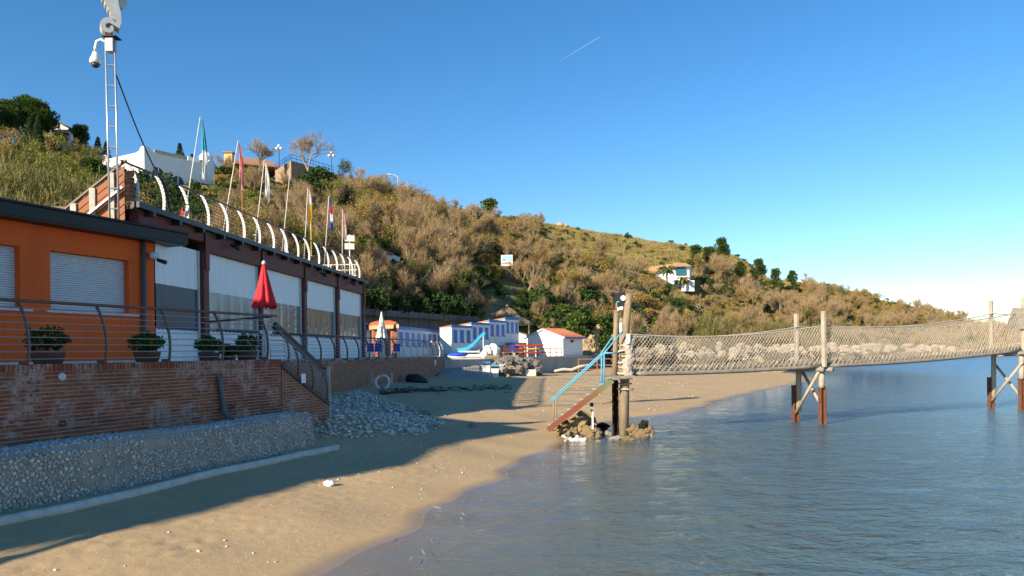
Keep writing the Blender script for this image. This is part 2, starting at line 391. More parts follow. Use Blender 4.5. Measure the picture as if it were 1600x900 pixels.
# ------------------------------------------------------------ terrace, orange house, restaurant
NF = Frame((-7.69, 11.1), (.3697, .9291))          # near terrace wall
FF = Frame((-7.67, 24.6), (.128, .992))            # far terrace wall
RF = Frame((-9.6, 23.0), (.0803, .9968))           # restaurant front
OF = Frame((-9.8, 20.3), (.3697, .9291))           # orange house front
ZT = 2.60                                           # top of the near coping
R = random.Random(1)
mortar = M('mortar', (.44,.38,.32), .95, .4, 9, .4, 60)
brick_one = brick_mat('brick_single', False); brick_many = brick_mat('brick_joined', True)
w = thing('brick_wall', NF.p(3,0,.4), 'near red brick terrace wall with white salt stains above the pebble ledge', 'wall')
mb = MB(); NF.box(mb, -9, 6.4, -.25, -.012, .3, ZT-.12); mb.build('mortar_core', mortar, w)
rows = []; zz0 = 1.30; nr = 18; pitch = (ZT-.125-zz0)/nr
for r_ in range(nr):
    s = -1.6-(r_ % 2)*.13
    while s < 6.38:
        s1 = min(s+.25, 6.39)
        if s1-s > .05: rows.append((s, s1, zz0+r_*pitch))
        s += .26
rows.sort(key=lambda q: (NF.p((q[0]+q[1])/2, 0, q[2])-Vector((0,0,H))).length if q[0] > -.25 else 1e6+abs(q[0]))
bm = MB(); bm.box((0,0,0), (.249,.06,pitch-.015)); bme = None
def place(o, parent, p, rz): o.parent = parent; o.location = p-WLOC[parent.name]; o.rotation_euler = (0,0,rz)
jm = MB(); k = 0; proto = None
for (a, b, z) in rows:
    dn = R.uniform(-.006, .006); c = NF.p((a+b)/2, -.028+dn, z+pitch/2)
    if k < 300 and b-a > .24:
        if proto is None:
            proto = bm.build('brick', brick_one, bevel=.004); o = proto
        else: o = proto.copy(); COL.objects.link(o)
        place(o, w, c, NF.rz+R.uniform(-.012, .012)); k += 1
    else: jm.box(c, (b-a, .06, pitch-.015), NF.rz)
jm.build('brickwork', brick_many, w, kind='stuff')
cb = MB(); cb.box((0,0,0), (.062,.27,.118)); proto = None; s = 6.36; k = 0; jm = MB()
while s > -9:
    c = NF.p(s, -.115+R.uniform(-.004,.004), ZT-.06+R.uniform(-.004,.003))
    if s > -.5:
        if proto is None: proto = cb.build('coping_brick', brick_one, bevel=.004); o = proto
        else: o = proto.copy(); COL.objects.link(o)
        place(o, w, c, NF.rz+R.uniform(-.02,.02))
    else: jm.box(c, (.062,.27,.118), NF.rz)
    s -= .073
jm.build('coping_bricks', brick_many, w, kind='stuff')
steel = M('steel', (.42,.41,.40), .38, .25, 12, metal=.7); wood_rail = M('handrail_wood', (.13,.065,.045), .45, .4, 14, stretch=(1,1,1))
mb = MB(); q = NF.p(4.45, .06, 0); a_ = [NF.p(4.38,.05,2.26), NF.p(4.40,.07,2.22), NF.p(4.5,.075,1.55), NF.p(4.56,.12,1.45), NF.p(4.62,.22,1.42)]
mb.tube(a_, [.05,.055,.055,.055,.058], 12); mb.build('drain_pipe', M('grey_pipe', (.11,.125,.14), .5), w, True)
mb = MB(); c = NF.p(.98, .0, 2.40)
mb.tube([NF.p(.98,-.02,2.39), NF.p(.98,.03,2.39)], .062, 16); mb.build('vent_cover', M('pale_plastic', (.55,.56,.56), .5), w)
for (s_, z_) in ((.98,1.63),(4.78,1.62)):
    mb = MB(); mb.tube([NF.p(s_+.045*math.cos(t), .03, z_+.045*math.sin(t)) for t in np.linspace(0, 6.28, 13)], .009, 5); mb.build('iron_ring', M('rusty_iron', (.06,.035,.025), .8), w)

# pebble ledge
w2 = thing('pebble_wall', NF.p(3,.8,.4), 'low retaining ledge faced with pale beach pebbles set in concrete', 'wall')
conc = M('pebble_concrete', (.37,.34,.29), .95, .35, 5, .8, 30)
def ledge_top(s): return 1.36+.02*math.sin(s*1.3)
mb = MB(); N = 32
vs = []; fs = []
for i in range(N+1):
    s = -9+15.55*i/N; zt = ledge_top(s); rr_ = .12 if i == N else 0
    for (n_, z_) in ((-.0,.1),(.93,.1),(.84-rr_,zt-.1),(.76-rr_,zt-.01),(0,zt-rr_*.4)): vs.append(NF.p(s,n_+.0,z_))
for i in range(N):
    for j in range(4): fs.append((i*5+j, i*5+j+1, (i+1)*5+j+1, (i+1)*5+j))
fs.append(tuple(range(N*5, N*5+5))); fs.append((4,3,2,1,0)); mb.add(vs, fs)
mb.build('ledge_core', conc, w2)
_g = (1+5**.5)/2
ICO_V = np.array([(-1,_g,0),(1,_g,0),(-1,-_g,0),(1,-_g,0),(0,-1,_g),(0,1,_g),(0,-1,-_g),(0,1,-_g),(_g,0,-1),(_g,0,1),(-_g,0,-1),(-_g,0,1)])/math.sqrt(1+_g*_g)
ICO_F = [(0,11,5),(0,5,1),(0,1,7),(0,7,10),(0,10,11),(1,5,9),(5,11,4),(11,10,2),(10,7,6),(7,1,8),(3,9,4),(3,4,2),(3,2,6),(3,6,8),(3,8,9),(4,9,5),(2,4,11),(6,2,10),(8,6,7),(9,8,1)]
def sub_ico(n):
    V = [Vector(v) for v in ICO_V]; F = list(ICO_F)
    for _ in range(n):
        cache = {}; G = []
        def mid(a, b):
            k = (min(a,b), max(a,b))
            if k not in cache: V.append(((V[a]+V[b])/2).normalized()); cache[k] = len(V)-1
            return cache[k]
        for a, b, c in F:
            x, y, z = mid(a,b), mid(b,c), mid(c,a); G += [(a,x,z),(b,y,x),(c,z,y),(x,y,z)]
        F = G
    return V, F
class Pebbles:
    def __init__(s): s.V = []; s.F = []; s.k = 0
    def add(s, c, ax):       # ax: three axis vectors scaled
        A = np.array([tuple(a) for a in ax]); v = ICO_V@A+np.array(tuple(c)); s.V.append(v)
        s.F.append(np.array(ICO_F)+s.k*12); s.k += 1
    def build(s, name, mat, parent=None, kind='stuff'):
        mb = MB(); mb.v = [tuple(v) for v in np.concatenate(s.V)]; mb.f = [tuple(f) for f in np.concatenate(s.F)]
        return mb.build(name, mat, parent, True, kind)
T = NT('pebble'); r_ = T.n('ShaderNodeNewGeometry').outputs['Random Per Island']; cr = T.n('ShaderNodeValToRGB'); T.l(r_, cr.inputs[0]); e = cr.color_ramp.elements
e[0].color = (.50,.46,.41,1); e[1].color = (.62,.59,.54,1)
for p_, c_ in ((.2,(.70,.67,.62,1)),(.45,(.42,.39,.35,1)),(.6,(.58,.55,.5,1)),(.85,(.29,.27,.25,1))): q = e.new(p_); q.color = c_
T.l(T.mix(T.math('MULTIPLY', T.ramp(T.noise(T.pos(), 30, 3), .4, .7), .35), cr.outputs[0], (.25,.23,.2)), T.b.inputs['Base Color']); T.b.inputs['Roughness'].default_value = .8
MATS['pebble'] = T.m
pb = Pebbles(); rg = random.Random(9); cells = {}
def ok(s, z, r):
    for i in range(int(s*10)-2, int(s*10)+3):
        for (a, b, c) in cells.get(i, ()):
            if (a-s)**2+(b-z)**2 < (.80*(c+r))**2: return False
    cells.setdefault(int(s*10), []).append((s, z, r)); return True
d3 = Vector((NF.d.x, NF.d.y, 0)); n3_ = Vector((NF.n.x, NF.n.y, 0)); up = Vector((0,0,1))
def bare_patch(s, z): return ((s-1.05)/.55)**2+((z-.92)/.34)**2 < 1 or ((s-2.1)/.25)**2+((z-1.2)/.12)**2 < 1
for k in range(26000):
    s = rg.uniform(-1.3, 6.35); z = rg.uniform(.42, 2.0); r = (.014+.026*rg.random()**1.3)*(1.05 if s < 2 else .92)
    top = z > 1.30; u = z-1.30
    if not top and bare_patch(s, z) and rg.random() < .93: continue
    if not ok(s, z, r): continue
    el = rg.uniform(.7, 1.0); a = rg.uniform(-.9, .9)
    if not top:
        n_ = .93-.09*(z-.1)/1.16; c = NF.p(s, n_+.010, z); e1 = d3*math.cos(a)+up*math.sin(a); e2 = -d3*math.sin(a)+up*math.cos(a); e3 = n3_
    else:
        if u > .72: continue
        c = NF.p(s, .78-u, ledge_top(s)-.004); e1 = d3*math.cos(a)+n3_*math.sin(a); e2 = -d3*math.sin(a)+n3_*math.cos(a); e3 = up
    pb.add(c, (e1*r*el, e2*r*1.15, e3*r*rg.uniform(.7,1.0)))
for k in range(420):          # rounded end of the ledge
    n_ = rg.uniform(.03, .85); z = rg.uniform(.5, 1.33); r = rg.uniform(.018, .042)
    if not ok(50+n_, z, r): continue
    pb.add(NF.p(6.555, n_, z), (n3_*r, up*r, d3*r*.5))
pb.build('pebbles', MATS['pebble'], w2)

# stair down to the beach
st = thing('terrace_stair', NF.p(7.3,-.3,.9), 'brick stair with curved steel railing leading down to the beach', 'stair')
S0, S1, ZA, ZB = 6.42, 8.16, 2.47, 1.46
mb = MB(); NF.poly(mb, [(S0,.4),(S1,.4),(S1,ZB-.05),(S0,ZA-.05)], -.2, 0.0); mb.build('stair_wall', brick_tex('stair_brick', NF.rz), st)
mb = MB(); NF.poly(mb, [(S0-.03,ZA-.06),(S1+.02,ZB-.06),(S1+.02,ZB+.03),(S0-.03,ZA+.05)], -.03, .045); mb.build('stringer', M('dark_steel', (.06,.05,.048), .5), st)
for i in range(7):
    mb = MB(); f = (i+.5)/7; s_ = lerp(S0, S1, f); z_ = lerp(ZA, ZB, f)-.02; NF.box(mb, s_-.16, s_+.1, -1.35, -.2, z_-.16, z_); mb.build('step', M('step_brick', (.24,.11,.07), .85, .3, 12), st)
def bow(f): return .10*math.sin(f*2.1)+.03-.28*f*f     # railing post profile: n offset for height fraction f
posts_mat = M('post_steel', (.17,.15,.135), .5, .3, 9, metal=.35)  # shade put into the tone: darker than the sunlit roof posts
def rail_post(fr, parent, s, z0, h, mat, foot, wdt=.05):
    mb = MB(); P_ = [fr.p(s, bow(i/9), z0+h*i/9) for i in range(10)]
    for i in range(9): mb.bar(P_[i], P_[i+1]+(P_[i+1]-P_[i])*.12, .022 if wdt < .06 else .035, wdt, up=(fr.n.x, fr.n.y, 0))
    o = mb.build('post', mat, parent)
    if foot:
        mb = MB(); fr.poly(mb, [(s-.03,z0),(s+.03,z0),(s+.03,z0+.05),(s-.03,z0+.05)], bow(0)-.16, bow(.1)-.01); f_ = mb.build('post_foot', mat, o)
# stair railing
for i in range(3):
    f = (.30, .62, .95)[i]; s_ = lerp(S0, S1, f); z_ = lerp(ZA, ZB, f); rail_post(NF, st, s_, z_, .86, posts_mat, False)
for j in range(8):
    f = (j+1)/9.5; mb = MB(); mb.tube([NF.p(S0, bow(f), ZA+.04+.86*f), NF.p(S1, bow(f), ZB+.03+.86*f)], .009, 6); mb.build('rail', steel, st)
mb = MB(); mb.bar(NF.p(S0-.05,bow(1),ZA+.92), NF.p(S1-.02,bow(1),ZB+.88), .075, .15); mb.bar(NF.p(S1-.03,bow(1),ZB+.885), NF.p(S1+.14,bow(1),ZB+.885), .07, .05); mb.build('handrail', M('dark_wood', (.035,.028,.026), .5), st)
mb = MB(); p0 = NF.p(S1+.12, -.05, 1.0); mb.bar(p0, p0+Vector((0,0,1.38)), .08, .08); mb.build('newel', M('pale_post', (.46,.43,.38), .8, .35, 8), st, bevel=.006)
mb = MB(); NF.box(mb, 7.02, 7.18, .07, .085, 2.02, 2.24); mb.build('notice', M('white_sheet', (.75,.76,.78), .6, .1), st)

# terrace slab
mb = MB(); z0, z1 = 1.0, ZT-.09
pts = [NF.p(-9,-.24,0), NF.p(6.38,-.24,0), NF.p(6.38,-1.45,0), FF.p(-3.6,-.27,0), FF.p(25.3,-.27,0), FF.p(25.6,-8,0), OF.p(2,-8,0), OF.p(-18,-8,0)]
mb.prism([(p.x,p.y,z0) for p in pts], [(p.x,p.y,z1) for p in pts]); struct(mb.build('terrace', M('terrace_paving', (.42,.40,.37), .8, .2, 3)))
# far terrace wall, curving round at its end
fw = thing('brick_wall', FF.p(12,0,1), 'far brick terrace wall below the white curved railing posts', 'wall')
FB = brick_tex('far_brick', FF.rz); ZF = 2.44
path = [FF.p(s,0,0) for s in np.linspace(-3.6, 24.2, 22)]; c0 = FF.p(24.2,-1.9,0)
for t in np.linspace(.25, 1.5, 6): path.append(Vector((c0.x+FF.n.x*1.9*math.cos(t)+FF.d.x*1.9*math.sin(t), c0.y+FF.n.y*1.9*math.cos(t)+FF.d.y*1.9*math.sin(t), 0)))
path.append(path[-1]+(path[-1]-path[-2])*6)
def strip(path, off0, off1, z0, z1, z0f=None):
    mb = MB(); n = len(path); nr = []
    for i in range(n):
        d = (path[min(i+1,n-1)]-path[max(i-1,0)]).normalized(); nr.append(Vector((d.y,-d.x,0)))
    vs = []
    for i in range(n):
        a, b = path[i]+nr[i]*off0, path[i]+nr[i]*off1
        for q, z in ((a,z0),(b,z0),(b,z1),(a,z1)): vs.append((q.x,q.y,z))
    fs = [(3,2,1,0),((n-1)*4,(n-1)*4+1,(n-1)*4+2,(n-1)*4+3)]
    for i in range(n-1):
        for j in range(4): fs.append((i*4+j, i*4+(j+1)%4, (i+1)*4+(j+1)%4, (i+1)*4+j))
    mb.add(vs, fs); return mb, nr
strip(path, -.25, 0, .4, ZF-.1)[0].build('wall_body', FB, fw); strip(path, -.27, .025, ZF-.1, ZF)[0].build('coping', brick_many, fw)
mb = MB(); FF.box(mb, 21.9, 22.2, .004, .03, 1.93, 2.27); mb.build('notice', M('white_sheet', (.75,.76,.78)), fw)
mb = MB(); FF.box(mb, 12.4, 12.6, .003, .05, 1.2, 1.75); mb.build('pilaster', M('white_stain', (.5,.47,.45), .9, .4, 20), fw)

# railings
def railing(fr, s0, s1, step, z0, h, label, matp, foot, nrails, name='terrace_railing', hand=wood_rail, first=None, wd=.05, rmat=None):
    t = thing(name, fr.p((s0+s1)/2,0,z0), label, 'railing'); s = first if first is not None else s0+.1
    while s < s1+.01: rail_post(fr, t, s, z0, h, matp, foot, wd); s += step
    for j in range(nrails):
        f = (j+.7)/(nrails+.6); mb = MB(); mb.tube([fr.p(s0,bow(f)+.012,z0+h*f), fr.p(s1,bow(f)+.012,z0+h*f)], .0085, 6); mb.build('rail', rmat or steel, t)
    hw = .075 if name[0] == 't' else .055
    mb = MB(); mb.bar(fr.p(s0,bow(1),z0+h+.02), fr.p(s1,bow(1),z0+h+.02), hw, .05); mb.build('handrail', hand, t, bevel=.01)
    return t
railing(NF, -9, 6.45, 1.37, ZT, .98, 'near terrace railing with brown handrail in front of the orange house', posts_mat, True, 8, first=.40-1.37*6)
mb = MB()
t = thing('terrace_railing', NF.p(6.3,-.8,ZT), 'short return of the terrace railing beside the stair top', 'railing')
mb = MB(); mb.bar(NF.p(6.38,-.25,ZT+.99), NF.p(5.6,-1.6,ZT+.86), .10, .045); mb.build('handrail', M('dark_wood', (.035,.028,.026)), t)
mb = MB(); mb.tube([NF.p(5.7,-1.45,ZT-.1), NF.p(5.7,-1.45,ZT+.85)], .02, 6); mb.build('post', posts_mat, t)
pale = M('white_paint', (.72,.70,.66), .55, .18, 10)
def rail_path(path, nr_off, z0, h, matp, t, every):
    _, nr = strip(path, 0, .1, 0, 1)
    for j in range(7):
        f = (j+.7)/7.6; mb = MB(); mb.tube([Vector((p.x,p.y,z0+h*f))+n_*(bow(f)-.1) for p, n_ in zip(path, nr)], .009, 5); mb.build('rail', steel, t)
    mb = MB(); mb.tube([Vector((p.x,p.y,z0+h))+n_*(bow(1)-.1) for p, n_ in zip(path, nr)], .035, 6); mb.build('handrail', wood_rail, t)
t = thing('terrace_railing', FF.p(12,0,ZF), 'far terrace railing with curved posts running past the gazebo to the rounded wall end', 'railing')
rail_path(path[:-1], -.1, ZF, 1.0, pale, t, 1)
s = -2.4; k = 0
while s < 24.4:
    rail_post(FF, t, s, ZF, 1.0, pale if s > 14 else posts_mat, True, .06); s += 1.42  # same railing: white paint for its sunlit posts, dark steel for the shaded
for t_ in (.5, 1.0, 1.45):
    fr = Frame((c0.x+FF.n.x*1.9*math.cos(t_)+FF.d.x*1.9*math.sin(t_), c0.y+FF.n.y*1.9*math.cos(t_)+FF.d.y*1.9*math.sin(t_)), (math.cos(FF.rz+t_), math.sin(FF.rz+t_)))
    fr.n = Vector((FF.n.x*math.cos(t_)+FF.d.x*math.sin(t_), FF.n.y*math.cos(t_)+FF.d.y*math.sin(t_))); fr.d = Vector((-fr.n.y, fr.n.x))
    rail_post(fr, t, 0, ZF, 1.0, pale, True, .06)

# orange house
oh = thing('orange_house', OF.p(-3,0,ZT-.1), 'flat roofed orange house with closed white roller shutters behind the near railing', 'house')
T = NT('orange_render'); P = T.pos(); T.l(T.mix(T.math('MULTIPLY', T.ramp(T.noise(T.scale(P, (1.6,1.6,.22)), 1.3, 5, .65), .45, .75), .8), (.80,.115,.010), (.58,.085,.012)), T.b.inputs['Base Color']); T.b.inputs['Roughness'].default_value = .85; T.bump(T.noise(P, 90, 2), .25, .01)
orange = T.m; ZG = ZT-.1
def wpx(px): # s on orange front for an image column
    k = (px-800)/FPX; return (k*OF.o.y-OF.o.x)/(OF.d.x-k*OF.d.y)
wins = [(-8.2,-6.1), (wpx(-75), wpx(33)), (wpx(80), wpx(203))]; WZ0, WZ1 = 3.82, 5.24; ZR = 5.80
edges = [-18]
for a, b in wins: edges += [a, b]
edges.append(.0)
mb = MB(); OF.box(mb, -18, 0, -.35, 0, ZG, WZ0-.002); OF.box(mb, -18, 0, -.35, 0, WZ1+.002, ZR)
for i in range(0, len(edges), 2): OF.box(mb, edges[i], edges[i+1], -.35, 0, WZ0, WZ1)
OF.box(mb, -.3, 0, -8, -.352, ZG, ZR); mb.build('wall', orange, oh)
mb = MB(); OF.box(mb, -18, 0, .004, .014, ZG, ZG+.1); mb.build('plinth', M('white_plinth', (.62,.64,.66), .8), oh)
slat_m = M('shutter_slat', (.70,.70,.70), .5, .1, 3)
for a, b in wins:
    mb = MB(); OF.box(mb, a, b, -.3, -.2, WZ0, WZ1); sh = mb.build('roller_shutter', M('shutter_back', (.5,.5,.5), .6), oh)
    ns = 26; ph = (WZ1-WZ0)/ns; pr = None
    for i in range(ns):
        mb = MB(); z_ = WZ0+i*ph; vs = []
        for s_ in (a+.01, b-.01):
            for (n_, dz) in ((-.197,.002),(-.168,.008),(-.160,ph*.5),(-.172,ph-.009),(-.197,ph-.003)): vs.append(OF.p(s_, n_, z_+dz))
        mb.add(vs, [(0,1,6,5),(1,2,7,6),(2,3,8,7),(3,4,9,8),(4,3,2,1,0),(5,6,7,8,9)]); mb.build('slat', slat_m, sh)
    mb = MB(); OF.box(mb, a-.12, b+.25, -.16, .07, WZ0-.05, WZ0-.004); mb.build('sill', M('white_plinth', (.62,.64,.66)), oh)
mb = MB(); OF.box(mb, -18, .75, -9, .42, ZR+.003, ZR+.10); OF.box(mb, -18, .78, .30, .44, ZR+.05, ZR+.36); OF.box(mb, -18, .77, -9, .299, ZR+.103, ZR+.33)
mb.build('roof', M('black_roof', (.016,.015,.015), .45, .3, 2), oh)
mb = MB()
for i in range(50): mb.tube([OF.p(-18+i*.375,.1,ZR+.345), OF.p(-18+i*.375,.36,ZR+.365)], .03, 6)
mb = MB(); mb.tube([OF.p(-18,.46,ZR+.35), OF.p(.78,.46,ZR+.35)], .035, 8); mb.build('gutter_lip', M('black_roof', (.03,.03,.03)), oh, True)
sd_ = wpx(223); mb = MB(); mb.tube([OF.p(sd_,.07,ZR), OF.p(sd_,.07,ZG+.3), OF.p(sd_,.2,ZG+.1)], .06, 10); mb.build('downpipe', M('grey_downpipe', (.10,.105,.11), .45), oh, True)
cm = thing('security_camera', OF.p(-.1,.1,5.4), 'small white bullet camera on the orange house corner', 'camera'); pc = OF.p(-.12,.14,5.44)
mb = MB(); mb.lathe(pc, [(.02,-.1),(.1,-.09),(.13,0),(.12,.08),(.03,.1)], 12); mb.build('dome', pale, cm, True)
mb = MB(); mb.tube([pc+Vector((.12,-.05,-.12)), pc+Vector((.36,-.1,-.2))], [.05,.06], 10); mb.build('barrel', M('black_plastic', (.02,.02,.022), .4), cm, True)

# unseen upper storey left of the frame, shaped to cast the sand's shadow edge
PRF = [(-34,9.0),(-28.2,9.1),(-27.7,9.55),(-26.9,9.82),(-26.2,9.92),(-24.9,9.85),(-24.4,9.9),(-23.1,9.75),(-22.8,10.15),(-21.9,10.4),(-20.2,10.2),(-19,10.06),(-17.2,9.88),(-15.6,9.78),(-13.6,9.85),(-12.9,10.1)]
mb = MB(); OF.poly(mb, [(-34,ZR+.38),(-12.9,ZR+.38)]+[(a,z) for a,z in PRF[::-1]], -5.5, .15); mb.build('upper_storey', orange, oh)
# restaurant
rs = thing('restaurant', RF.p(8,0,ZT), 'long wood framed restaurant with white plastic curtains and a roof terrace', 'restaurant')
timber = M('red_timber', (.20,.058,.042), .6, .45, 5, .4, 30, stretch=(6,6,1)); ZBm, ZG2 = 5.93, 6.52
ys_ = [19.4, 22.95, 27.16, 31.5, 35.95, 40.4]; cs = [(y-23.0)/.9968 for y in ys_]
SE = cs[-1]+.2
for s_ in cs[1:]:
    mb = MB(); RF.box(mb, s_-.16, s_+.16, -.16, .16, 2.4, ZBm); mb.build('column', timber, rs, bevel=.012)
    mb = MB(); RF.box(mb, s_-.12, s_+.12, .165, .21, 5.35, ZG2-.02); mb.build('strut', timber, rs, bevel=.01)
for a, b in zip(cs[:-1], cs[1:]):
    mb = MB(); RF.box(mb, a+.005, b-.005, -.14, .15, ZBm+.003 if a > cs[0] else 6.2, ZG2); mb.build('beam', timber, rs, bevel=.012)
mb = MB(); RF.box(mb, cs[0]-.3, SE+.02, -10, .155, ZG2+.004, ZG2+.12); mb.build('roof_deck', M('roof_deck_board', (.17,.12,.09), .8), rs)
dg = M('dark_gutter', (.022,.022,.024), .4, .2, 4)
mb = MB(); RF.box(mb, cs[0]-.32, SE+.1, .158, .36, ZG2+.03, ZG2+.18); mb.build('gutter', dg, rs)
for i in range(16):
    s_ = -3.3+i*1.33; mb = MB(); RF.box(mb, s_-.06, s_+.06, .05, .40, ZG2-.10, ZG2+.028); mb.build('gutter_bracket', dg, rs)
for i in (1, 3, 4):
    c = RF.p((cs[i]+cs[i+1])/2-.6, .22, 6.28); mb = MB(); mb.tube([c+Vector((0,0,.08)), c+Vector((.16,-.04,0)), c+Vector((.3,-.08,-.05))], [.03,.05,.1], 10); mb.build('wall_light', dg, rs, True)
T = NT('curtain_white'); P = T.pos(); T.b.inputs['Base Color'].default_value = (.80,.80,.80,1); T.b.inputs['Roughness'].default_value = .45
T.bump(T.noise(T.scale(P, (3,3,.25)), 2.2, 3), .8, .12); curt = T.m
def pvc(name, col, ws, r_):
    T = NT(name); P = T.pos(); T.l(T.mix(T.ramp(T.noise(P, .9, 3), .35, .65), col, tuple(x*.75 for x in col)), T.b.inputs['Base Color'])
    T.b.inputs['Roughness'].default_value = r_; T.b.inputs['Specular IOR Level'].default_value = .2 if 'dark' in name else .9; T.bump(T.noise(T.scale(P, (.6,.6,1.8)), ws*.7, 2, .4, .4), .22, .05); return T.m
pv = [pvc('pvc_dark', (.045,.06,.10), 1.2, .3), pvc('pvc_blue', (.12,.17,.23), 1.4, .25), pvc('pvc_grey', (.17,.21,.24), 4.5, .15), pvc('pvc_warm', (.17,.18,.18), 5, .15), pvc('pvc_pale', (.21,.23,.23), 4, .15)]
def cloth(s0, s1, z0, z1, n0, amp, seed, ns=44):
    r = random.Random(seed); ph = [r.uniform(0, 6.28) for _ in range(4)]; mb = MB(); vs = []; fs = []
    for i in range(ns+1):
        s_ = lerp(s0, s1, i/ns); w_ = amp*(math.sin(s_*9+ph[0])+.6*math.sin(s_*17+ph[1])+.5*math.sin(s_*4+ph[2]))
        for j in range(5):
            f = j/4; vs.append(RF.p(s_, n0+w_*(.25+.75*(1-f)), lerp(z0, z1, f)))
    for i in range(ns):
        for j in range(4): fs.append((i*5+j, (i+1)*5+j, (i+1)*5+j+1, i*5+j+1))
    mb.add(vs, fs); return mb
for i in range(5):
    a, b = cs[i]+.19, cs[i+1]-.19
    if i == 0: a = -2.62
    cu = cloth(a, b-.1, 4.72, ZBm-.002, .0, .012, i).build('curtain_top', curt, rs, True)
    w_ = cloth(a, b-.1, 3.50, 4.722, .004, .007, 20+i).build('curtain_window', pv[i], rs, True)
    cloth(a, b-.1, 2.5, 3.50, .0, .02, 40+i).build('curtain_skirt', curt, rs, True)
    mb = MB()
    for q in range(26):
        s_ = lerp(a, b-.1, (q+.5)/26); RF.box(mb, s_-.055, s_+.055, .012, .018, 3.485-.03*(q % 2), 3.53)
    mb.build('lacing', M('navy_band', (.05,.07,.13), .6), w_)
    mb = MB(); RF.box(mb, b-.10, b-.02, -.03, .05, 2.5, ZBm-.01); mb.build('curtain_rail', M('pale_trim', (.6,.6,.58), .5), rs)
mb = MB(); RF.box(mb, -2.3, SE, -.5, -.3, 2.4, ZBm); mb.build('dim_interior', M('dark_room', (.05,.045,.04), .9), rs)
mb = MB(); RF.box(mb, cs[0]-.30, cs[0]-.05, -10, -.2, 6.2, ZG2); RF.box(mb, SE-.3, SE, -10, -.502, 2.4, ZG2); RF.box(mb, cs[0]-.05, SE-.302, -10, -9.7, 2.4, ZG2); mb.build('end_wall', M('cream_wall', (.55,.5,.42), .85), rs)
# roof railing
rr_ = railing(RF, cs[0]-.27, SE+.05, 1.28, ZG2+.17, 1.08, 'roof terrace railing with white curved posts along the restaurant roof', pale, True, 9, name='roof_railing', first=cs[0]+.1, wd=.08, rmat=M('dark_cable', (.06,.055,.05), .5))
t = thing('roof_railing', RF.p(SE,-3,ZG2), 'white tube railing across the far end of the restaurant roof', 'railing')
for z_ in (.4,.7,1.0):
    mb = MB(); mb.tube([RF.p(SE+.02,-.3,ZG2+.1+z_), RF.p(SE+.02,-6,ZG2+.1+z_)], .025, 6); mb.build('rail', pale, t)
for i in range(5):
    mb = MB(); mb.tube([RF.p(SE+.02,-.4-1.35*i,ZG2+.1), RF.p(SE+.02,-.4-1.35*i,ZG2+1.12)], .028, 6); mb.build('post', pale, t)
# wooden stair flank at the near roof corner
ws = thing('wooden_stair', RF.p(cs[0]-.3,-1,5.9), 'sloping brown plank stair side beside the lattice mast', 'stair')
plank = M('brown_plank', (.36,.13,.055), .7, .35, 4, .3, 25, rnd=.3, stretch=(1,1,6)); SC = cs[0]-.32
for i in range(7):
    z1 = 7.62-i*.2; mb = MB()
    p = [RF.p(SC,-.02,z1-.17), RF.p(SC,-2.6,z1-.17-1.9), RF.p(SC,-2.6,z1-1.9), RF.p(SC,-.02,z1)]
    mb.prism([q-Vector((RF.d.x*.03,RF.d.y*.03,0)) for q in p], p); mb.build('plank', plank, ws)
for i in range(5):
    n_ = -.35-.52*i; zt = 7.7+n_*.73; mb = MB(); mb.bar(RF.p(SC-.06,n_,zt-1.5), RF.p(SC-.06,n_,zt), .05, .15); mb.build('post', M('pale_post', (.46,.43,.38)), ws)
mb = MB(); mb.bar(RF.p(SC-.05,.05,7.76), RF.p(SC-.05,-2.7,7.76-2.0), .07, .05); mb.build('handrail', wood_rail, ws)
mb = MB(); mb.bar(RF.p(SC-.12,.0,7.05), RF.p(SC-.12,-2.4,5.3), .09, .04); mb.build('metal_rail', M('pale_metal', (.6,.58,.54), .4, .1, 5, metal=.4), ws)
for i in range(9):          # short plank panel turning the corner
    mb = MB(); z1 = 7.5-i*.2; p = [RF.p(SC+.02,.0,z1-.17), RF.p(SC+.34,.03,z1-.17+.1), RF.p(SC+.34,.03,z1+.1), RF.p(SC+.02,.0,z1)]
    if z1 < 6.75: continue
    mb.prism([q-Vector((RF.n.x*.03,RF.n.y*.03,0)) for q in p], p); mb.build('plank', plank, ws)
# ------------------------------------------------------------ mast, flags, parasols, pots
mast = thing('lattice_mast', (-10.05,18.75,6.16), 'thin steel lattice mast rising beside the wooden stair', 'mast')
mm = M('mast_steel', (.62,.61,.60), .35, .2, 8, metal=.6); B = Vector((-10.05,18.75,6.165)); MT = 10.75; lean = Vector((-.012,0,1)).normalized()
legs = [Vector((-.11,0,0)), Vector((.11,.02,0)), Vector((.02,.16,0))]
for l_ in legs:
    mb = MB(); mb.tube([B+l_, B+l_+lean*(MT-6.16)], .024, 8); mb.build('mast_leg', mm, mast, True)
z_ = .3
while z_ < MT-6.2:
    mb = MB(); q = [B+l_+lean*z_ for l_ in legs]
    for i in range(3): mb.tube([q[i], q[(i+1)%3]], .013, 5)
    mb.build('rung', mm, mast); z_ += .52
top = B+lean*(MT-6.16)
mb = MB(); mb.box(top+Vector((.0,.05,-.14)), (.2,.2,.34)); mb.build('junction_box', M('pale_plastic', (.55,.56,.56)), mast, bevel=.01)
mb = MB(); mb.box(top+Vector((.02,.05,.06)), (.36,.3,.025)); mb.build('top_plate', M('rusty_iron', (.06,.035,.025)), mast)
dc_ = thing('dome_camera', top+Vector((-.38,0,-.5)), 'white dome camera hanging on a bent arm from the mast', 'camera')
mb = MB(); mb.tube([top+Vector((-.08,0,-.1)), top+Vector((-.22,0,0)), top+Vector((-.33,0,-.05)), top+Vector((-.37,0,-.2)), top+Vector((-.37,0,-.32))], .035, 8); mb.build('arm', pale, dc_, True)
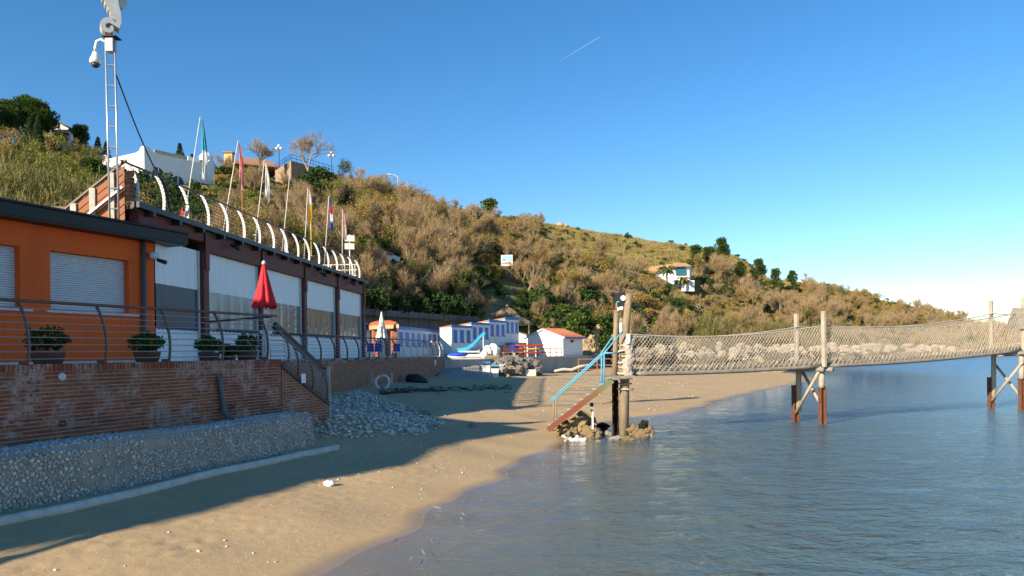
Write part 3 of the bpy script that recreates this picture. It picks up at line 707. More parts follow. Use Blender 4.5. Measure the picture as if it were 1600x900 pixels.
mb = MB(); mb.lathe(top+Vector((-.37,0,-.62)), [(.12,.0),(.14,.05),(.13,.12),(.09,.2),(.06,.3)], 16); mb.build('housing', pale, dc_, True)
mb = MB(); mb.lathe(top+Vector((-.37,0,-.72)), [(.02,0),(.08,.03),(.115,.1)], 16); mb.build('dome', M('smoked_dome', (.05,.05,.055), .15), dc_, True)
# sea-horse figure on the mast: a curled, tapering ribbon of sheet metal with ribs
sh = thing('seahorse_figure', top+Vector((0,.05,.08)), 'pale metal seahorse figure with curled tail on top of the mast', 'figure')
e1 = Vector((.86,.51,0)); nn = Vector((.51,-.86,0)); o3 = top+Vector((-.02,.05,.10))
cen = []; 
for i in range(15):
    t = math.radians(60+360*(1-i/14.0)*1.05-40); rr2 = .05+.15*i/14
    cen.append((-.02+rr2*math.cos(t), .24+rr2*math.sin(t), .035+.045*i/14))
# body rising from the curl
cen += [(.17,.42,.095),(.14,.62,.115),(.06,.85,.15),(-.02,1.1,.19),(-.02,1.4,.24),(.06,1.7,.26),(.12,2.0,.22),(.08,2.25,.17),(-.04,2.42,.15),(-.2,2.42,.11),(-.36,2.34,.06),(-.46,2.29,.055)]
for (nm, q0, q1) in (('body', 0, -.34),):
    mb = MB(); vs = []; fs = []; n = len(cen)
    for i in range(n):
        a, b = cen[max(i-1,0)], cen[min(i+1,n-1)]; d = Vector((b[0]-a[0], b[1]-a[1])).normalized(); pn = Vector((-d.y, d.x)); w_ = cen[i][2]
        for sg in (-1, 1):
            for dep in (0, -.34):
                p = Vector((cen[i][0]+pn.x*w_*sg, cen[i][1]+pn.y*w_*sg)); vs.append(o3+e1*p.x+up*p.y+nn*dep)
    for i in range(n-1):
        k = i*4; j = k+4; fs += [(k,k+2,j+2,j),(k+3,k+1,j+1,j+3),(k+1,k,j,j+1),(k+2,k+3,j+3,j+2)]
    fs += [(0,1,3,2), ((n-1)*4,(n-1)*4+2,(n-1)*4+3,(n-1)*4+1)]
    mb.add(vs, fs); mb.build('body', M('cast_aluminium', (.62,.60,.55), .45, .2, 6, metal=.3), sh)
for i in range(15, 24):
    for f in (0, .5):
        a, b = cen[i], cen[i+1]; c = [lerp(a[j], b[j], f) for j in range(3)]; d = Vector((b[0]-a[0], b[1]-a[1])).normalized(); pn = Vector((-d.y, d.x))
        p = Vector((c[0]+pn.x*(c[2]+.01), c[1]+pn.y*(c[2]+.01))); q = o3+e1*p.x+up*p.y
        mb = MB(); mb.bar(q+nn*-.01, q+nn*-.33, .035, .03); mb.build('rib', M('cast_aluminium', (.62,.60,.55)), sh)
for (a, z_, w_, h_) in ((.33,.98,.16,.3),):
    mb = MB(); ps = [(a-.22,z_-.2),(a-.02,z_-.16),(a+.08,z_),(a+.04,z_+.2),(a-.2,z_+.3)]
    mb.prism([o3+e1*x+up*y+nn*-.2 for x, y in ps], [o3+e1*x+up*y+nn*-.12 for x, y in ps]); mb.build('back_fin', M('cast_aluminium', (.62,.60,.55)), sh)
mb = MB(); mb.tube([top+Vector((0,.05,.07)), top+Vector((0,.05,.16))], .05, 8); mb.build('stub', M('rusty_iron', (.06,.035,.025)), sh)
gw = thing('guy_rope', top, 'dark guy rope running from the mast down to the roof railing', 'rope'); A_ = B+lean*3.75+Vector((.1,.05,0)); E_ = RF.p(-2.55+1.35,-.3,7.35)
mb = MB(); mb.tube([lerp(A_, E_, f)+Vector((0,0,-.25*math.sin(math.pi*f))) for f in np.linspace(0,1,14)], .020, 6); mb.build('rope', M('black_rope', (.02,.02,.03), .8), gw)
mb = MB(); q = lerp(A_, E_, .66)-Vector((0,0,.2)); mb.tube([q, q+Vector((.1,.05,-.3)), lerp(A_,E_,.85)-Vector((0,0,.1)), E_-Vector((.03,0,.5))], .045, 6); mb.build('ratchet', M('black_rope', (.02,.02,.03)), gw)

FL = [  # top px,py, base px,py, depth, flag colours (top part, lower part), flag length m
 (313,183,296,292,24.0,[(.05,.32,.42),(.62,.66,.66)],1.9,'flagpole with turquoise and white flag, tallest and nearest the mast'),
 (372,220,356,318,26.5,[(.55,.16,.15),(.60,.30,.27)],1.6,'flagpole with faded pink flag and rusty lower rod'),
 (413,250,404,332,28.5,[(.72,.72,.70),(.60,.62,.62)],1.35,'flagpole with white flag between the pink flag and the bare pole'),
 (453,270,444,362,31.0,[(.62,.68,.74),(.55,.62,.72)],1.0,'long pole with a white and pale blue flag hanging low'),
 (481,293,477,372,34.0,[(.70,.62,.58),(.72,.48,.05)],1.3,'flagpole with pink, white and yellow flag'),
 (514,306,509,383,36.5,[(.05,.11,.35),(.62,.62,.62)],1.5,'flagpole with blue, red and white flag'),
 (535,327,535,392,38.0,[(.60,.32,.28),(.66,.45,.40)],1.35,'flagpole with faded pink flag, nearest the far roof corner')]
rgf = random.Random(3)
for i, (tx, ty, bx, by, D_, cl, fl, lab) in enumerate(FL):
    tp = at(tx, ty, D_); b0 = at(bx, by, D_); d = (b0-tp); b0 = tp+d*((tp.z-6.66)/(tp.z-b0.z))
    t = thing('flagpole', b0, lab, 'flagpole', 'flagpoles on the restaurant roof')
    mb = MB(); mb.tube([b0, tp], [.024,.016], 8); mb.build('pole', M('pole_paint', (.58,.56,.50), .5, .2, 4), t, True)
    d = (b0-tp).normalized(); st_ = .75 if i == 3 else .02
    L0 = (b0-tp).length*st_ if i == 3 else .06
    for k in range(2 if i != 5 else 4):
        nseg = 2 if i != 5 else 4; vs = []; fs = []; nj = 9; ni = 7
        for a in range(ni+1):
            f = (k+a/ni)/nseg; wd = (.05+.13*math.sin(min(1,f*1.15)*2.2))*(1 if i != 4 else .9)
            for j in range(nj):
                u = j/(nj-1); fold = .05*math.sin(u*14+i+f*2)*(.3+f); vs.append(tp+d*(L0+.03)+Vector((.03+wd*u, fold+.03, -fl*f-.18*u*f)))
        for a in range(ni):
            for j in range(nj-1): fs.append((a*nj+j, a*nj+j+1, (a+1)*nj+j+1, (a+1)*nj+j))
        if i == 5: col = [(.05,.11,.35),(.55,.05,.05),(.68,.68,.68),(.05,.11,.35)][k]
        else: col = cl[k]
        mb = MB(); mb.add(vs, fs); mb.build('flag', M('flag_cloth_%s' % '_'.join('%02d' % int(x*100) for x in col), col, .8, .25, 3), t, True)
    if i in (0, 1, 4):
        mb = MB(); q = tp+Vector((.12,.03,-fl-.25)); c = {0:(.45,.05,.04),1:(.36,.15,.05),4:(.6,.42,.05)}[i]
        if i == 0:
            mb.add([b0+Vector((.0,0,.9)), b0+Vector((.12,.02,.5)), b0+Vector((-.02,.02,.2)), b0+Vector((-.12,-.02,.45))], [(0,1,2,3)]); mb.build('ribbon', M('red_ribbon', c, .7), t)
        else: mb.tube([q, q+Vector((.0,0,-1.6))], .025, 5); mb.build('ribbon' if i == 4 else 'lower_rod', M('tail_%d' % i, c, .8), t)
sgn = thing('roof_sign', at(546,378,39), 'small white double board on a post at the far roof corner', 'sign')
for z_ in (0,.42):
    mb = MB(); mb.box(at(546,379,39)+Vector((.03*z_,0,z_-.2)), (.5,.04,.32), .3); mb.build('board', pale, sgn)
mb = MB(); q = at(546,384,39); mb.tube([Vector((q.x,q.y+.05,6.65)), q+Vector((0,.05,.6))], .03, 6); mb.build('post', pale, sgn)

def parasol(base, hgt, can, rmax, mat, matp, label, foot=None, tip=.05):
    t = thing('parasol', base, label, 'parasol')
    mb = MB(); mb.tube([base, base+Vector((0,0,hgt))], .03, 10); mb.build('pole', matp, t, True)
    mb = MB(); n = 32; vs = []; fs = []; prof = [(1.0,0),(.93,.06),(.74,.3),(.5,.58),(.3,.82),(.16,.97),(.1,1.0)]
    for i, (r, f) in enumerate(prof):
        for k in range(n):
            a = 2*math.pi*k/n; ft = 1+.28*(1-f)*math.cos(a*8)+.05*math.sin(a*3)*(1-f); rad = rmax*r*ft
            vs.append(base+Vector((rad*math.cos(a), rad*math.sin(a), hgt-can+can*f+.05*(1-f)*math.cos(a*8+1))))
    for i in range(len(prof)-1):
        for k in range(n): fs.append((i*n+k, i*n+(k+1)%n, (i+1)*n+(k+1)%n, (i+1)*n+k))
    mb.add(vs, fs); mb.build('canopy', mat, t, True)
    mb = MB(); mb.lathe(base+Vector((0,0,hgt)), [(tip*1.1,-.03),(tip,.02),(tip*.4,.06)], 10); mb.build('finial', pale, t, True)
    if foot:
        mb = MB(); mb.lathe(base, [(.3,0),(.3,.06),(.05,.1)], 16); mb.build('base', foot, t)
    return t
red_c = M('red_canvas', (.62,.02,.03), .7, .2, 4); b_ = at(414,556,18.6); b_.z = ZT-.085
parasol(b_, at(0,410,18.6).z*0+(2.7+(554.7-411)/FPX*18.6)-b_.z, 1.12, .26, red_c, pale, 'closed red parasol standing at the top of the stair', pale)
b_ = at(597,560,46); b_.z = ZF-.0
mb = None; parasol(b_, (H+(552-488)/FPX*46)-b_.z, 1.7, .33, M('cream_canvas', (.70,.67,.60), .8, .2, 4), pale, 'closed cream parasol beside the orange pillared gazebo', pale)
wp = thing('white_pillar', at(416,545,19), 'short white pillar beside the red parasol', 'pillar'); q = at(416,546,19)
mb = MB(); mb.box((q.x,q.y,(ZT-.09+3.25)/2), (.16,.16,3.25-ZT+.09)); mb.build('shaft', pale, wp, bevel=.01); mb = MB(); mb.box((q.x,q.y,3.29), (.24,.24,.08)); mb.build('cap', pale, wp)

terra = M('terracotta', (.15,.075,.05), .85, .35, 5, .3, 40); shrub_leaf = leaf_mat('pot_shrub_leaf', [(.035,.07,.015),(.05,.09,.02),(.10,.13,.03),(.025,.05,.015)], .25)
def leaf_ball(c, rx, rz, n, sz, seed, flat=.75):
    r = random.Random(seed); mb = MB()
    for k in range(n):
        d = Vector((r.gauss(0,1), r.gauss(0,1), r.gauss(0,1))).normalized(); f = r.uniform(.45,1)**.5
        bump_ = 1+.15*math.sin(d.x*7+seed)+.12*math.sin(d.y*8+d.z*5)
        p = Vector(c)+Vector((d.x*rx*f*bump_, d.y*rx*f*bump_, d.z*rz*f*bump_)); a = Vector((r.gauss(0,1), r.gauss(0,1), r.gauss(0,1))).normalized(); b = (d+a*.8).normalized(); a = a.cross(b).normalized(); s_ = sz*r.uniform(.6,1.3)
        mb.add([p-a*s_*.5, p+b*s_, p+a*s_*.5, p-b*s_*.6], [(0,1,2,3)])
    return mb
POTS = [(75,565,.50,'clay pot with round shrub at the left, below the shutter gap'),(230,562,.46,'clay pot with round shrub below the orange house downpipe'),
        (327,561,.42,'wide clay pot with low shrub in front of the dark curtain'),(357,561,.30,'small clay pot squeezed between two bigger pots'),(386,561,.44,'clay pot with tall shrub nearest the red parasol')]
for i, (px, py, dm, lab) in enumerate(POTS):
    k = (px-800)/FPX; s_ = (k*(NF.o.y-.55*NF.n.y)-(NF.o.x-.55*NF.n.x))/(NF.d.x-k*NF.d.y); b_ = NF.p(s_, -.55, ZT-.088)
    t = thing('potted_shrub', b_, lab, 'potted plant', 'pots on the terrace'); r_ = dm*.5
    hh = dm*.62
    mb = MB(); mb.lathe(b_, [(r_*.68,0),(r_*.7,.02),(r_*.95,hh*.5),(r_*1.02,hh*.8),(r_*1.04,hh*.84),(r_*1.06,hh),(r_*.9,hh),(r_*.88,hh*.9)], 24); mb.build('pot', terra, t, True)
    mb = leaf_ball(b_+Vector((0,0,hh+r_*.75)), r_*1.22, r_*(.78 if i != 4 else .95), 900, .045, i); mb.build('shrub', shrub_leaf, t)
    mb = MB(); mb.tube([b_+Vector((0,0,hh*.6)), b_+Vector((0,0,hh+r_*.6))], .025, 6); mb.build('stem', M('stem', (.1,.07,.04), .9), t)
cat_ = None
# gazebo
gz_t = thing('gazebo', at(600,560,49), 'small gazebo with orange roof and pillars behind the cream parasol', 'gazebo')
op = M('orange_pillar', (.44,.16,.075), .8, .2, 5); pc4 = [at(x,560,D_) for x, D_ in ((586,48.5),(616,47.5),(575,52),(606,53))]
for q in pc4:
    q.z = 2.4; mb = MB(); mb.box((q.x,q.y,3.55), (.34,.34,2.3), .3); mb.build('pillar', op, gz_t, bevel=.02)
c = sum(pc4, Vector())/4; zr_ = H+(552-511)/FPX*48
mb = MB(); cs4 = [c+(pc4[i]-c)*1.35 for i in (0,1,3,2)]
mb.prism([(q.x,q.y,zr_-.12) for q in cs4], [(q.x,q.y,zr_+.12) for q in cs4]); mb.build('fascia', M('tan_fascia', (.52,.33,.18), .8), gz_t)
mb = MB(); n = 24; vs = []; fs = []
for j, (r, z_) in enumerate(((1.0,.12),(.85,.3),(.55,.46),(.15,.52))):
    for k in range(4): q = c+(cs4[k]-c)*r; vs.append((q.x,q.y,zr_+z_))
for j in range(3):
    for k in range(4): fs.append((j*4+k, j*4+(k+1)%4, j*4+4+(k+1)%4, j*4+4+k))
fs.append((12,13,14,15)); mb.add(vs, fs); mb.build('roof', M('red_roof', (.50,.13,.06), .8), gz_t)
blue_p = M('blue_plastic', (.02,.06,.45), .45, .2, 4)
for i, (px, D_, lab) in enumerate(((578,45,'blue plastic chair left of the gazebo pillars'),(590,44.5,'blue plastic chair under the cream parasol'),(619,46,'blue plastic chair right of the gazebo pillar'))):
    q = at(px,558,D_); q.z = ZF-.02; t = thing('plastic_chair', q, lab, 'chair', 'blue chairs on the far terrace')
    mb = MB(); mb.box(q+Vector((0,0,.43)), (.46,.46,.04), .3); mb.build('seat', blue_p, t)
    mb = MB(); mb.prism([q+Vector((-.22,.2,.45)), q+Vector((.22,.2,.45)), q+Vector((.2,.27,.9)), q+Vector((-.2,.27,.9))], [q+Vector((-.22,.23,.45)), q+Vector((.22,.23,.45)), q+Vector((.2,.3,.9)), q+Vector((-.2,.3,.9))]); mb.build('backrest', blue_p, t)
    for a in (-1,1):
        for b in (-1,1):
            mb = MB(); mb.bar(q+Vector((a*.19,b*.19,.42)), q+Vector((a*.22,b*.22,0)), .035); mb.build('leg', pale, t)

# ------------------------------------------------------------ beach odds and ends
mb = MB(); pts = [ground_at(*q) for q in ((-140,845),(-60,830),(0,820),(100,800),(200,777),(300,751),(400,729),(470,713),(527,702))]
P2 = []
for a, b in zip(pts[:-1], pts[1:]):
    for k in range(4): P2.append(lerp(a, b, k/4))
P2.append(pts[-1]); mb.tube([Vector((p.x,p.y,gz(p.x,p.y)+.035)) for p in P2], .08, 10)
tag(mb.build('concrete_pipe', M('pale_concrete', (.58,.55,.49), .9, .3, 7, .5, 50), None, True), 'pale half buried concrete pipe lying along the sand below the pebble ledge', 'pipe')
# stone bank
pb = Pebbles(); rg = random.Random(14); poly = [(478,690),(500,655),(515,625),(560,610),(600,625),(645,640),(700,662),(660,682),(580,685)]
def inpoly(x, y, P_):
    r = False; j = len(P_)-1
    for i in range(len(P_)):
        if (P_[i][1] > y) != (P_[j][1] > y) and x < (P_[j][0]-P_[i][0])*(y-P_[i][1])/(P_[j][1]-P_[i][1])+P_[i][0]: r = not r
        j = i
    return r
W2 = [(lambda g: (g.x, g.y))(ground_at(*q)) for q in poly]
xa, xb_ = min(p[0] for p in W2), max(p[0] for p in W2); ya, yb = min(p[1] for p in W2), max(p[1] for p in W2)
def stone(x, y, r, lift=0):
    a = rg.uniform(0, 6.28); ti = Vector((rg.gauss(0,.25), rg.gauss(0,.25), 1)).normalized(); e_1 = Vector((math.cos(a), math.sin(a), 0)); e_1 = (e_1-ti*e_1.dot(ti)).normalized(); e_2 = ti.cross(e_1)
    pb.add((x,y,gz(x,y)+r*.2+lift), (e_1*r*rg.uniform(.9,1.4), e_2*r*rg.uniform(.7,1.0), ti*r*rg.uniform(.4,.7)))
n = 0
while n < 2000:
    x, y = rg.uniform(xa, xb_), rg.uniform(ya, yb)
    inside = inpoly(x, y, W2)
    if not inside and rg.random() > .06: continue
    stone(x, y, rg.uniform(.02,.075) if inside else rg.uniform(.015,.045), rg.uniform(0,.04) if inside else 0); n += 1
tag(pb.build('beach_stones', MATS['pebble']), 'bank of pale grey stones heaped at the foot of the stair', 'stones')
pb = Pebbles()
for k in range(2200):        # small shells and pebbles over the sand
    y = 8+22*rg.random()**1.4; xb1, xs1 = np.interp(y, BK_Y, BK_X), np.interp(y, SH_Y, SH_X); x = lerp(xb1, xs1, .88-rg.random()**1.2*.74)
    stone(float(x), y, rg.uniform(.003,.009) if rg.random() < .96 else rg.uniform(.014,.028))
for k in range(350):
    y = rg.uniform(28,56); xb1, xs1 = np.interp(y, BK_Y, BK_X), np.interp(y, SH_Y, SH_X); stone(float(lerp(xb1, xs1, rg.random()*.95)), y, rg.uniform(.012,.04))
tag(pb.build('pebble_scatter', MATS['pebble']), 'small pale pebbles and shells scattered over the sand', 'pebbles')
ICO2 = sub_ico(3)
def rock_mesh(name, seed, dims, rough=.35, mat=None, sub=3):
    V, F = sub_ico(sub); r = random.Random(seed); off = Vector((r.uniform(-50,50), r.uniform(-50,50), r.uniform(-50,50))); vs = []
    for v in V:
        d = 1+rough*mnoise.fractal(v*1.3+off, 1.0, 2.0, 3)+rough*.4*mnoise.cell(v*2.2+off)*.5+rough*.25*mnoise.noise(v*6+off)
        q = v*d; vs.append((q.x*dims[0], q.y*dims[1], q.z*dims[2]))
    me = bpy.data.meshes.new(name); me.from_pydata(vs, [], F); me.materials.append(mat); me.polygons.foreach_set('use_smooth', [False]*len(F)); me.update(); return me
def rockmat(name, a, b, d):
    T = NT(name); P = T.obj(); T.b.inputs['Roughness'].default_value = .95; T.b.inputs['Specular IOR Level'].default_value = .2
    c = T.mix(T.ramp(T.noise(P, 2.5, 5, .65), .35, .65), a, b); c = T.mix(T.ramp(T.noise(P, 9, 4, .7), .56, .72), c, d)
    r = T.n('ShaderNodeObjectInfo').outputs['Random']; c = T.mix(T.math('MULTIPLY', r, .35 if 'white' not in name else .1), c, tuple(x*.6 for x in a)); T.l(c, T.b.inputs['Base Color']); T.bump(T.noise(P, 14, 5, .7), 1.0 if 'white' not in name else .3, .12 if 'white' not in name else .01); return T.m
rk_ochre = rockmat('ochre_rock', (.46,.34,.17), (.36,.28,.17), (.17,.13,.08)); rk_pale = rockmat('pale_rock', (.60,.56,.48), (.48,.43,.35), (.30,.26,.2)); rk_white = rockmat('white_rock', (.74,.72,.68), (.66,.63,.58), (.5,.47,.42)); rk_rubble = rockmat('rubble_rock', (.44,.385,.305), (.33,.28,.21), (.17,.14,.10)); rk_grey = rockmat('grey_rock', (.20,.185,.165), (.28,.25,.21), (.10,.09,.08)); rk_dark = rockmat('dark_rock', (.03,.028,.025), (.05,.045,.04), (.02,.02,.02))
RM = {}
for nm, mt in (('ochre',rk_ochre),('pale',rk_pale),('grey',rk_grey),('dark',rk_dark),('rubble',rk_rubble),('white',rk_white)):
    for k in range(4): RM[nm,k] = rock_mesh('rock_'+nm, 31*k+len(nm), (1,1,1), .42, mt)
def rock(kind, k, c, dims, label, rz=0, group=None, tilt=0, name='boulder'):
    o = bpy.data.objects.new(name, RM[kind,k % 4]); COL.objects.link(o); o.location = c; o.scale = dims; o.rotation_euler = (tilt, tilt*.5, rz)
    return tag(o, label, 'rock', group)
def rpx(px, py, D_): return at(px, py, D_)
RK = [('ochre',0,908,668,23.9,(.52,.5,.42),'large ochre boulder under the foot of the blue stair'),('ochre',1,888,672,23.7,(.36,.4,.25),'flat ochre rock left of the large boulder'),
 ('white',2,903,690,22.6,(.42,.3,.11),'flat white rock slab at the water edge below the large boulder'),('ochre',2,925,678,23.3,(.28,.3,.24),'ochre rock right of the large boulder'),
 ('pale',0,936,677,23.7,(.17,.15,.13),'small pale rock beside the white stake'),('pale',1,949,680,23.5,(.19,.17,.12),'small pale rock left of the timber pile'),
 ('pale',3,962,686,22.8,(.26,.2,.09),'flat pale rock in front of the timber pile'),('ochre',3,981,688,22.5,(.26,.2,.12),'low ochre rock in the water before the timber pile'),
 ('ochre',0,990,674,23.6,(.28,.24,.21),'ochre rock right of the timber pile'),('ochre',1,1003,680,23.2,(.24,.2,.16),'yellowish rock under the black rock'),
 ('ochre',2,1013,675,23.6,(.2,.18,.18),'rightmost ochre rock at the pier foot'),('dark',0,1006,665,23.7,(.17,.17,.15),'round black rock on top of the pier foot rocks'),
 ('pale',2,1017,682,23.1,(.1,.1,.1),'small pale rock at the right tip of the pier foot'),('dark',1,991,680,24.4,(.28,.2,.16),'dark rock behind the timber pile'),('dark',2,938,668,24.9,(.3,.3,.16),'dark rock behind the white stake')]
for (kd, k, px, py, D_, dm, lab) in RK:
    c = at(px, py, D_); rock(kd, k, c, dm, lab, k*1.3+px, 'rocks at the pier foot')
rg2 = random.Random(77)
pb = Pebbles(); old = rg
for k in range(160):
    a = ground_at(rg2.uniform(880,1022), rg2.uniform(668,690)); stone(a.x, a.y, rg2.uniform(.03,.09))
tag(pb.build('beach_stones', MATS['pebble']), 'small stones lying between the pier foot rocks', 'stones')
g_ = ground_at(515,759); rock('white', 1, g_+Vector((0,0,.03)), (.09,.07,.065), 'single white stone on the open sand', .4)
g_ = ground_at(681,668); rock('pale', 0, g_+Vector((0,0,.02)), (.12,.1,.07), 'pale stone alone in the shaded sand right of the stone bank', 1.4)
g_ = ground_at(738,667); rock('pale', 3, g_+Vector((0,0,.04)), (.1,.12,.1), 'pale pointed stone in the shaded sand near the shadow edge', 2.4)
g_ = ground_at(664,648); rock('pale', 2, g_+Vector((0,0,.06)), (.22,.18,.1), 'flat pale stone behind the stone bank', .2)
q = at(1213,583,85); q.z = .05; rock('ochre', 1, q, (1.1,.7,.4), 'low tan rock in the shallow water beyond the sand spit')
q = at(1193,585,80); q.z = .0; rock('pale', 1, q, (.35,.3,.25), 'small white rock in the water beyond the sand spit')
mb = MB(); q = at(926,662,23.2); mb.box((q.x,q.y,.42), (.05,.05,.75)); tag(mb.build('stake', M('white_paint', (.7,.7,.66))), 'white stake standing among the pier foot rocks', 'stake')
t = thing('stake', at(925,665,24.0), 'dark capped stake behind the large boulder', 'stake'); q = at(925,665,24.0)
mb = MB(); mb.box((q.x,q.y,.55), (.06,.06,.7)); mb.build('shaft', M('pale_post', (.46,.43,.38)), t); mb = MB(); mb.box((q.x,q.y,.96), (.1,.1,.12)); mb.build('cap', M('black_plastic', (.02,.02,.02)), t)
# seaweed, driftwood, hoop, tarp, covered boat
weed = M('seaweed', (.07,.055,.042), .9, .5, 6); mb = MB()
for k in range(210):
    px, py = rg2.uniform(595,800), rg2.gauss(609,2.2); 
    a = ground_at(px, py-(px-700)*.02); L = rg2.uniform(.05,.3); an = rg2.uniform(0,6.28); d = Vector((math.cos(an)*L, math.sin(an)*L*.5, 0)); mb.tube([a-d+Vector((0,0,.01)), a+Vector((0,0,rg2.uniform(.01,.09))), a+d+Vector((0,0,.01))], [.006,.018,.005], 4)
o = mb.build('seaweed', weed, kind='stuff'); tag(o, 'dark dried seaweed line on the shaded sand', 'seaweed')
mb = MB(); a, b = ground_at(593,617), ground_at(705,611); mb.tube([a+Vector((0,0,.05)), lerp(a,b,.4)+Vector((0,.1,.12)), lerp(a,b,.8)+Vector((0,0,.06)), b+Vector((0,0,.05))], [.04,.05,.035,.02], 7)
tag(mb.build('driftwood', M('dark_driftwood', (.05,.04,.035), .9), None, True), 'dark log lying on the shaded sand before the far wall', 'driftwood')
g_ = ground_at(597,608); mb = MB(); mb.tube([g_+Vector((.3*math.cos(a), .1*math.sin(a)+.1, .3+.3*math.sin(a))) for a in np.linspace(0,6.28,25)], .055, 8); tag(mb.build('hoop', pale, None, True), 'white ring leaning against the far brick wall', 'ring')
g_ = ground_at(651,597); o = bpy.data.objects.new('covered_dinghy', rock_mesh('covered_dinghy', 5, (1,1,1), .10, M('black_tarp', (.018,.019,.024), .5, .3, 5), 3)); COL.objects.link(o); o.location = g_+Vector((0,0,.12)); o.scale = (.62,.45,.3); o.rotation_euler = (0,.22,.3)
o.data.polygons.foreach_set('use_smooth', [True]*len(o.data.polygons)); tag(o, 'dark bundle under a black tarp beside the far brick wall', 'bundle')
# ------------------------------------------------------------ fishing pier
pier = thing('pier', (4,23.5,0), 'wooden fishing walkway on rusty piles with white rope netting sides', 'pier')
old_wood = M('old_wood', (.31,.235,.15), .9, .45, 5, .6, 30, stretch=(3,3,.6)); grey_wood = M('grey_wood', (.27,.235,.19), .9, .4, 4, .5, 25); pale_wood = M('pale_wood', (.40,.34,.255), .85, .35, 4, .4, 25); rust = M('rust', (.15,.062,.032), .9, .6, 6, .5, 30, col2=(.07,.03,.02)); rope_m = M('net_rope', (.44,.38,.30), .9, .25, 8)
PA, PB, PC = Vector((3.72,23.5,0)), Vector((10.98,26.2,0)), Vector((21.5,31.2,0)); PE = PC+(PC-PB)*.5
def pw(d): return Vector((-d.y, d.x, 0)).normalized()*1.15
def deck_pt(f, seg, side, hgt):      # f 0..1 within span, hgt 0 deck 1 net top
    a, b = ((PA,PB),(PB,PC),(PC,PE))[seg]; za, zb = ((2.02,2.13),(2.13,2.58),(2.58,2.8))[seg]; ta, tb = ((3.22,3.5),(3.5,4.12),(4.12,4.3))[seg]
    sag = (.05,.10,.05)[seg]*4*f*(1-f); ts = (.20,.26,.1)[seg]*4*f*(1-f); p = lerp(a, b, f)+(pw((b-a))*side if side else Vector((0,0,0)))
    z0 = lerp(za, zb, f)-sag; z1 = lerp(ta, tb, f)-ts; out = pw(b-a).normalized()*((-1 if side < .5 else 1)*.06*math.sin(hgt*3.14))
    q = p+out; q.z = lerp(z0, z1, hgt); return q
for seg in (0,1,2):
    for side in (0,1):
        mb = MB(); mb.tube([deck_pt(f, seg, side, 0)-Vector((0,0,.06)) for f in np.linspace(0,1,12)], .075, 8); mb.build('deck_log', grey_wood, pier, True)
        mb = MB(); mb.tube([deck_pt(f, seg, side, 1) for f in np.linspace(0,1,16)], .022, 6); mb.build('top_rope', rope_m, pier)
    mb = MB(); L = ((PA,PB),(PB,PC),(PC,PE))[seg]; n = int((L[1]-L[0]).length/.22)
    for i in range(n):
        f = (i+.5)/n; a, b = deck_pt(f, seg, 0, 0), deck_pt(f, seg, 1, 0); mb.bar(a+Vector((0,0,.045)), b+Vector((0,0,.045)), .19, .03)
    mb.build('deck_planks', grey_wood, pier, kind='stuff')
    ln = (L[1]-L[0]).length
    for side in (0,1):
        mb = MB(); pit = .125 if side == 0 else .14; k = int(ln/pit); hw = 1.0/ln; rj = random.Random(seg*2+side)
        for dr in (1,-1):
            for i in range(-9, k+9):
                f0 = i/k; f1 = f0+dr*hw; pts = []
                for j in range(8):
                    h_ = j/7; f = lerp(f0, f1, h_)
                    if -.001 <= f <= 1.001: pts.append(deck_pt(min(max(f,0),1), seg, side, h_)+Vector((rj.gauss(0,.006), rj.gauss(0,.006), rj.gauss(0,.006))))
                if len(pts) > 1: mb.tube(pts, .0062, 3, False)
        for i in range(-3, int(ln/.11)):        # doubled net along the bottom
            f0 = i/(ln/.11); pts = []
            for j in range(4):
                h_ = j/3*.22-.05; f = f0+h_*.9/ln*(1 if i % 2 else -1)
                if 0 <= f <= 1: pts.append(deck_pt(f, seg, side, h_)+Vector((0,-.03,0)))
            if len(pts) > 1: mb.tube(pts, .008, 3, False)
        mb.build('net', rope_m, pier)
def pile_set(p, z_deck, z_top, lab=None):
    seg = PB-PA if p is PB else PC-PB; w_ = pw(seg); d_ = seg.normalized()
    for k, q in ((0,p),(1,p+w_)):
        off = d_*0
        mb = MB(); a = q-w_.normalized()*(.10 if k == 0 else -.10); mb.bar(Vector((a.x,a.y,z_deck-.1)), Vector((a.x,a.y,z_top-(.02 if k == 0 else .05))), .16, .11, up=(d_.x,d_.y,0)); mb.build('post', pale_wood, pier, bevel=.012)
        mb = MB(); mb.tube([(q.x,q.y,z_deck-.12), (q.x-.02,q.y,1.45), (q.x-.03,q.y,.35 if k else 1.3)], [.095,.1,.1], 10); mb.build('pile', pale_wood, pier, True)
        mb = MB(); c = Vector((q.x+(-.14 if k else 0),q.y,0)); zt = 1.35
        for (dx, dy, sx, sy) in ((-.085,0,.025,.17),(.085,0,.025,.17),(0,0,.146,.02)): mb.box((c.x+dx,c.y+dy,(zt-1.6)/2), (sx,sy,zt+1.6), .3)
        mb.build('rusty_pile', rust, pier)
    for dz, sg in ((0,1),(0,-1)):
        a = p+w_*(.0 if sg > 0 else 1.0); b = p+w_*(1.0 if sg > 0 else 0); sh_ = d_*(.16 if sg > 0 else -.16)
        a = Vector((a.x,a.y,.35))+sh_; b = Vector((b.x,b.y,1.85))+sh_; e_ = (b-a)*.12; mb = MB(); mb.tube([a-e_*.2, b+e_], .055, 8); mb.build('cross_brace', pale_wood, pier, True)
    for dz in (-.2, .2):
        mb = MB(); a = p-w_*.25+d_*dz; b = p+w_*1.3+d_*dz; mb.tube([Vector((a.x,a.y,z_deck-.18)), Vector((b.x,b.y,z_deck-.2))], .08, 8); mb.build('cross_log', grey_wood, pier, True)
pile_set(PB, 2.13, 4.03); pile_set(PC, 2.58, 4.75)
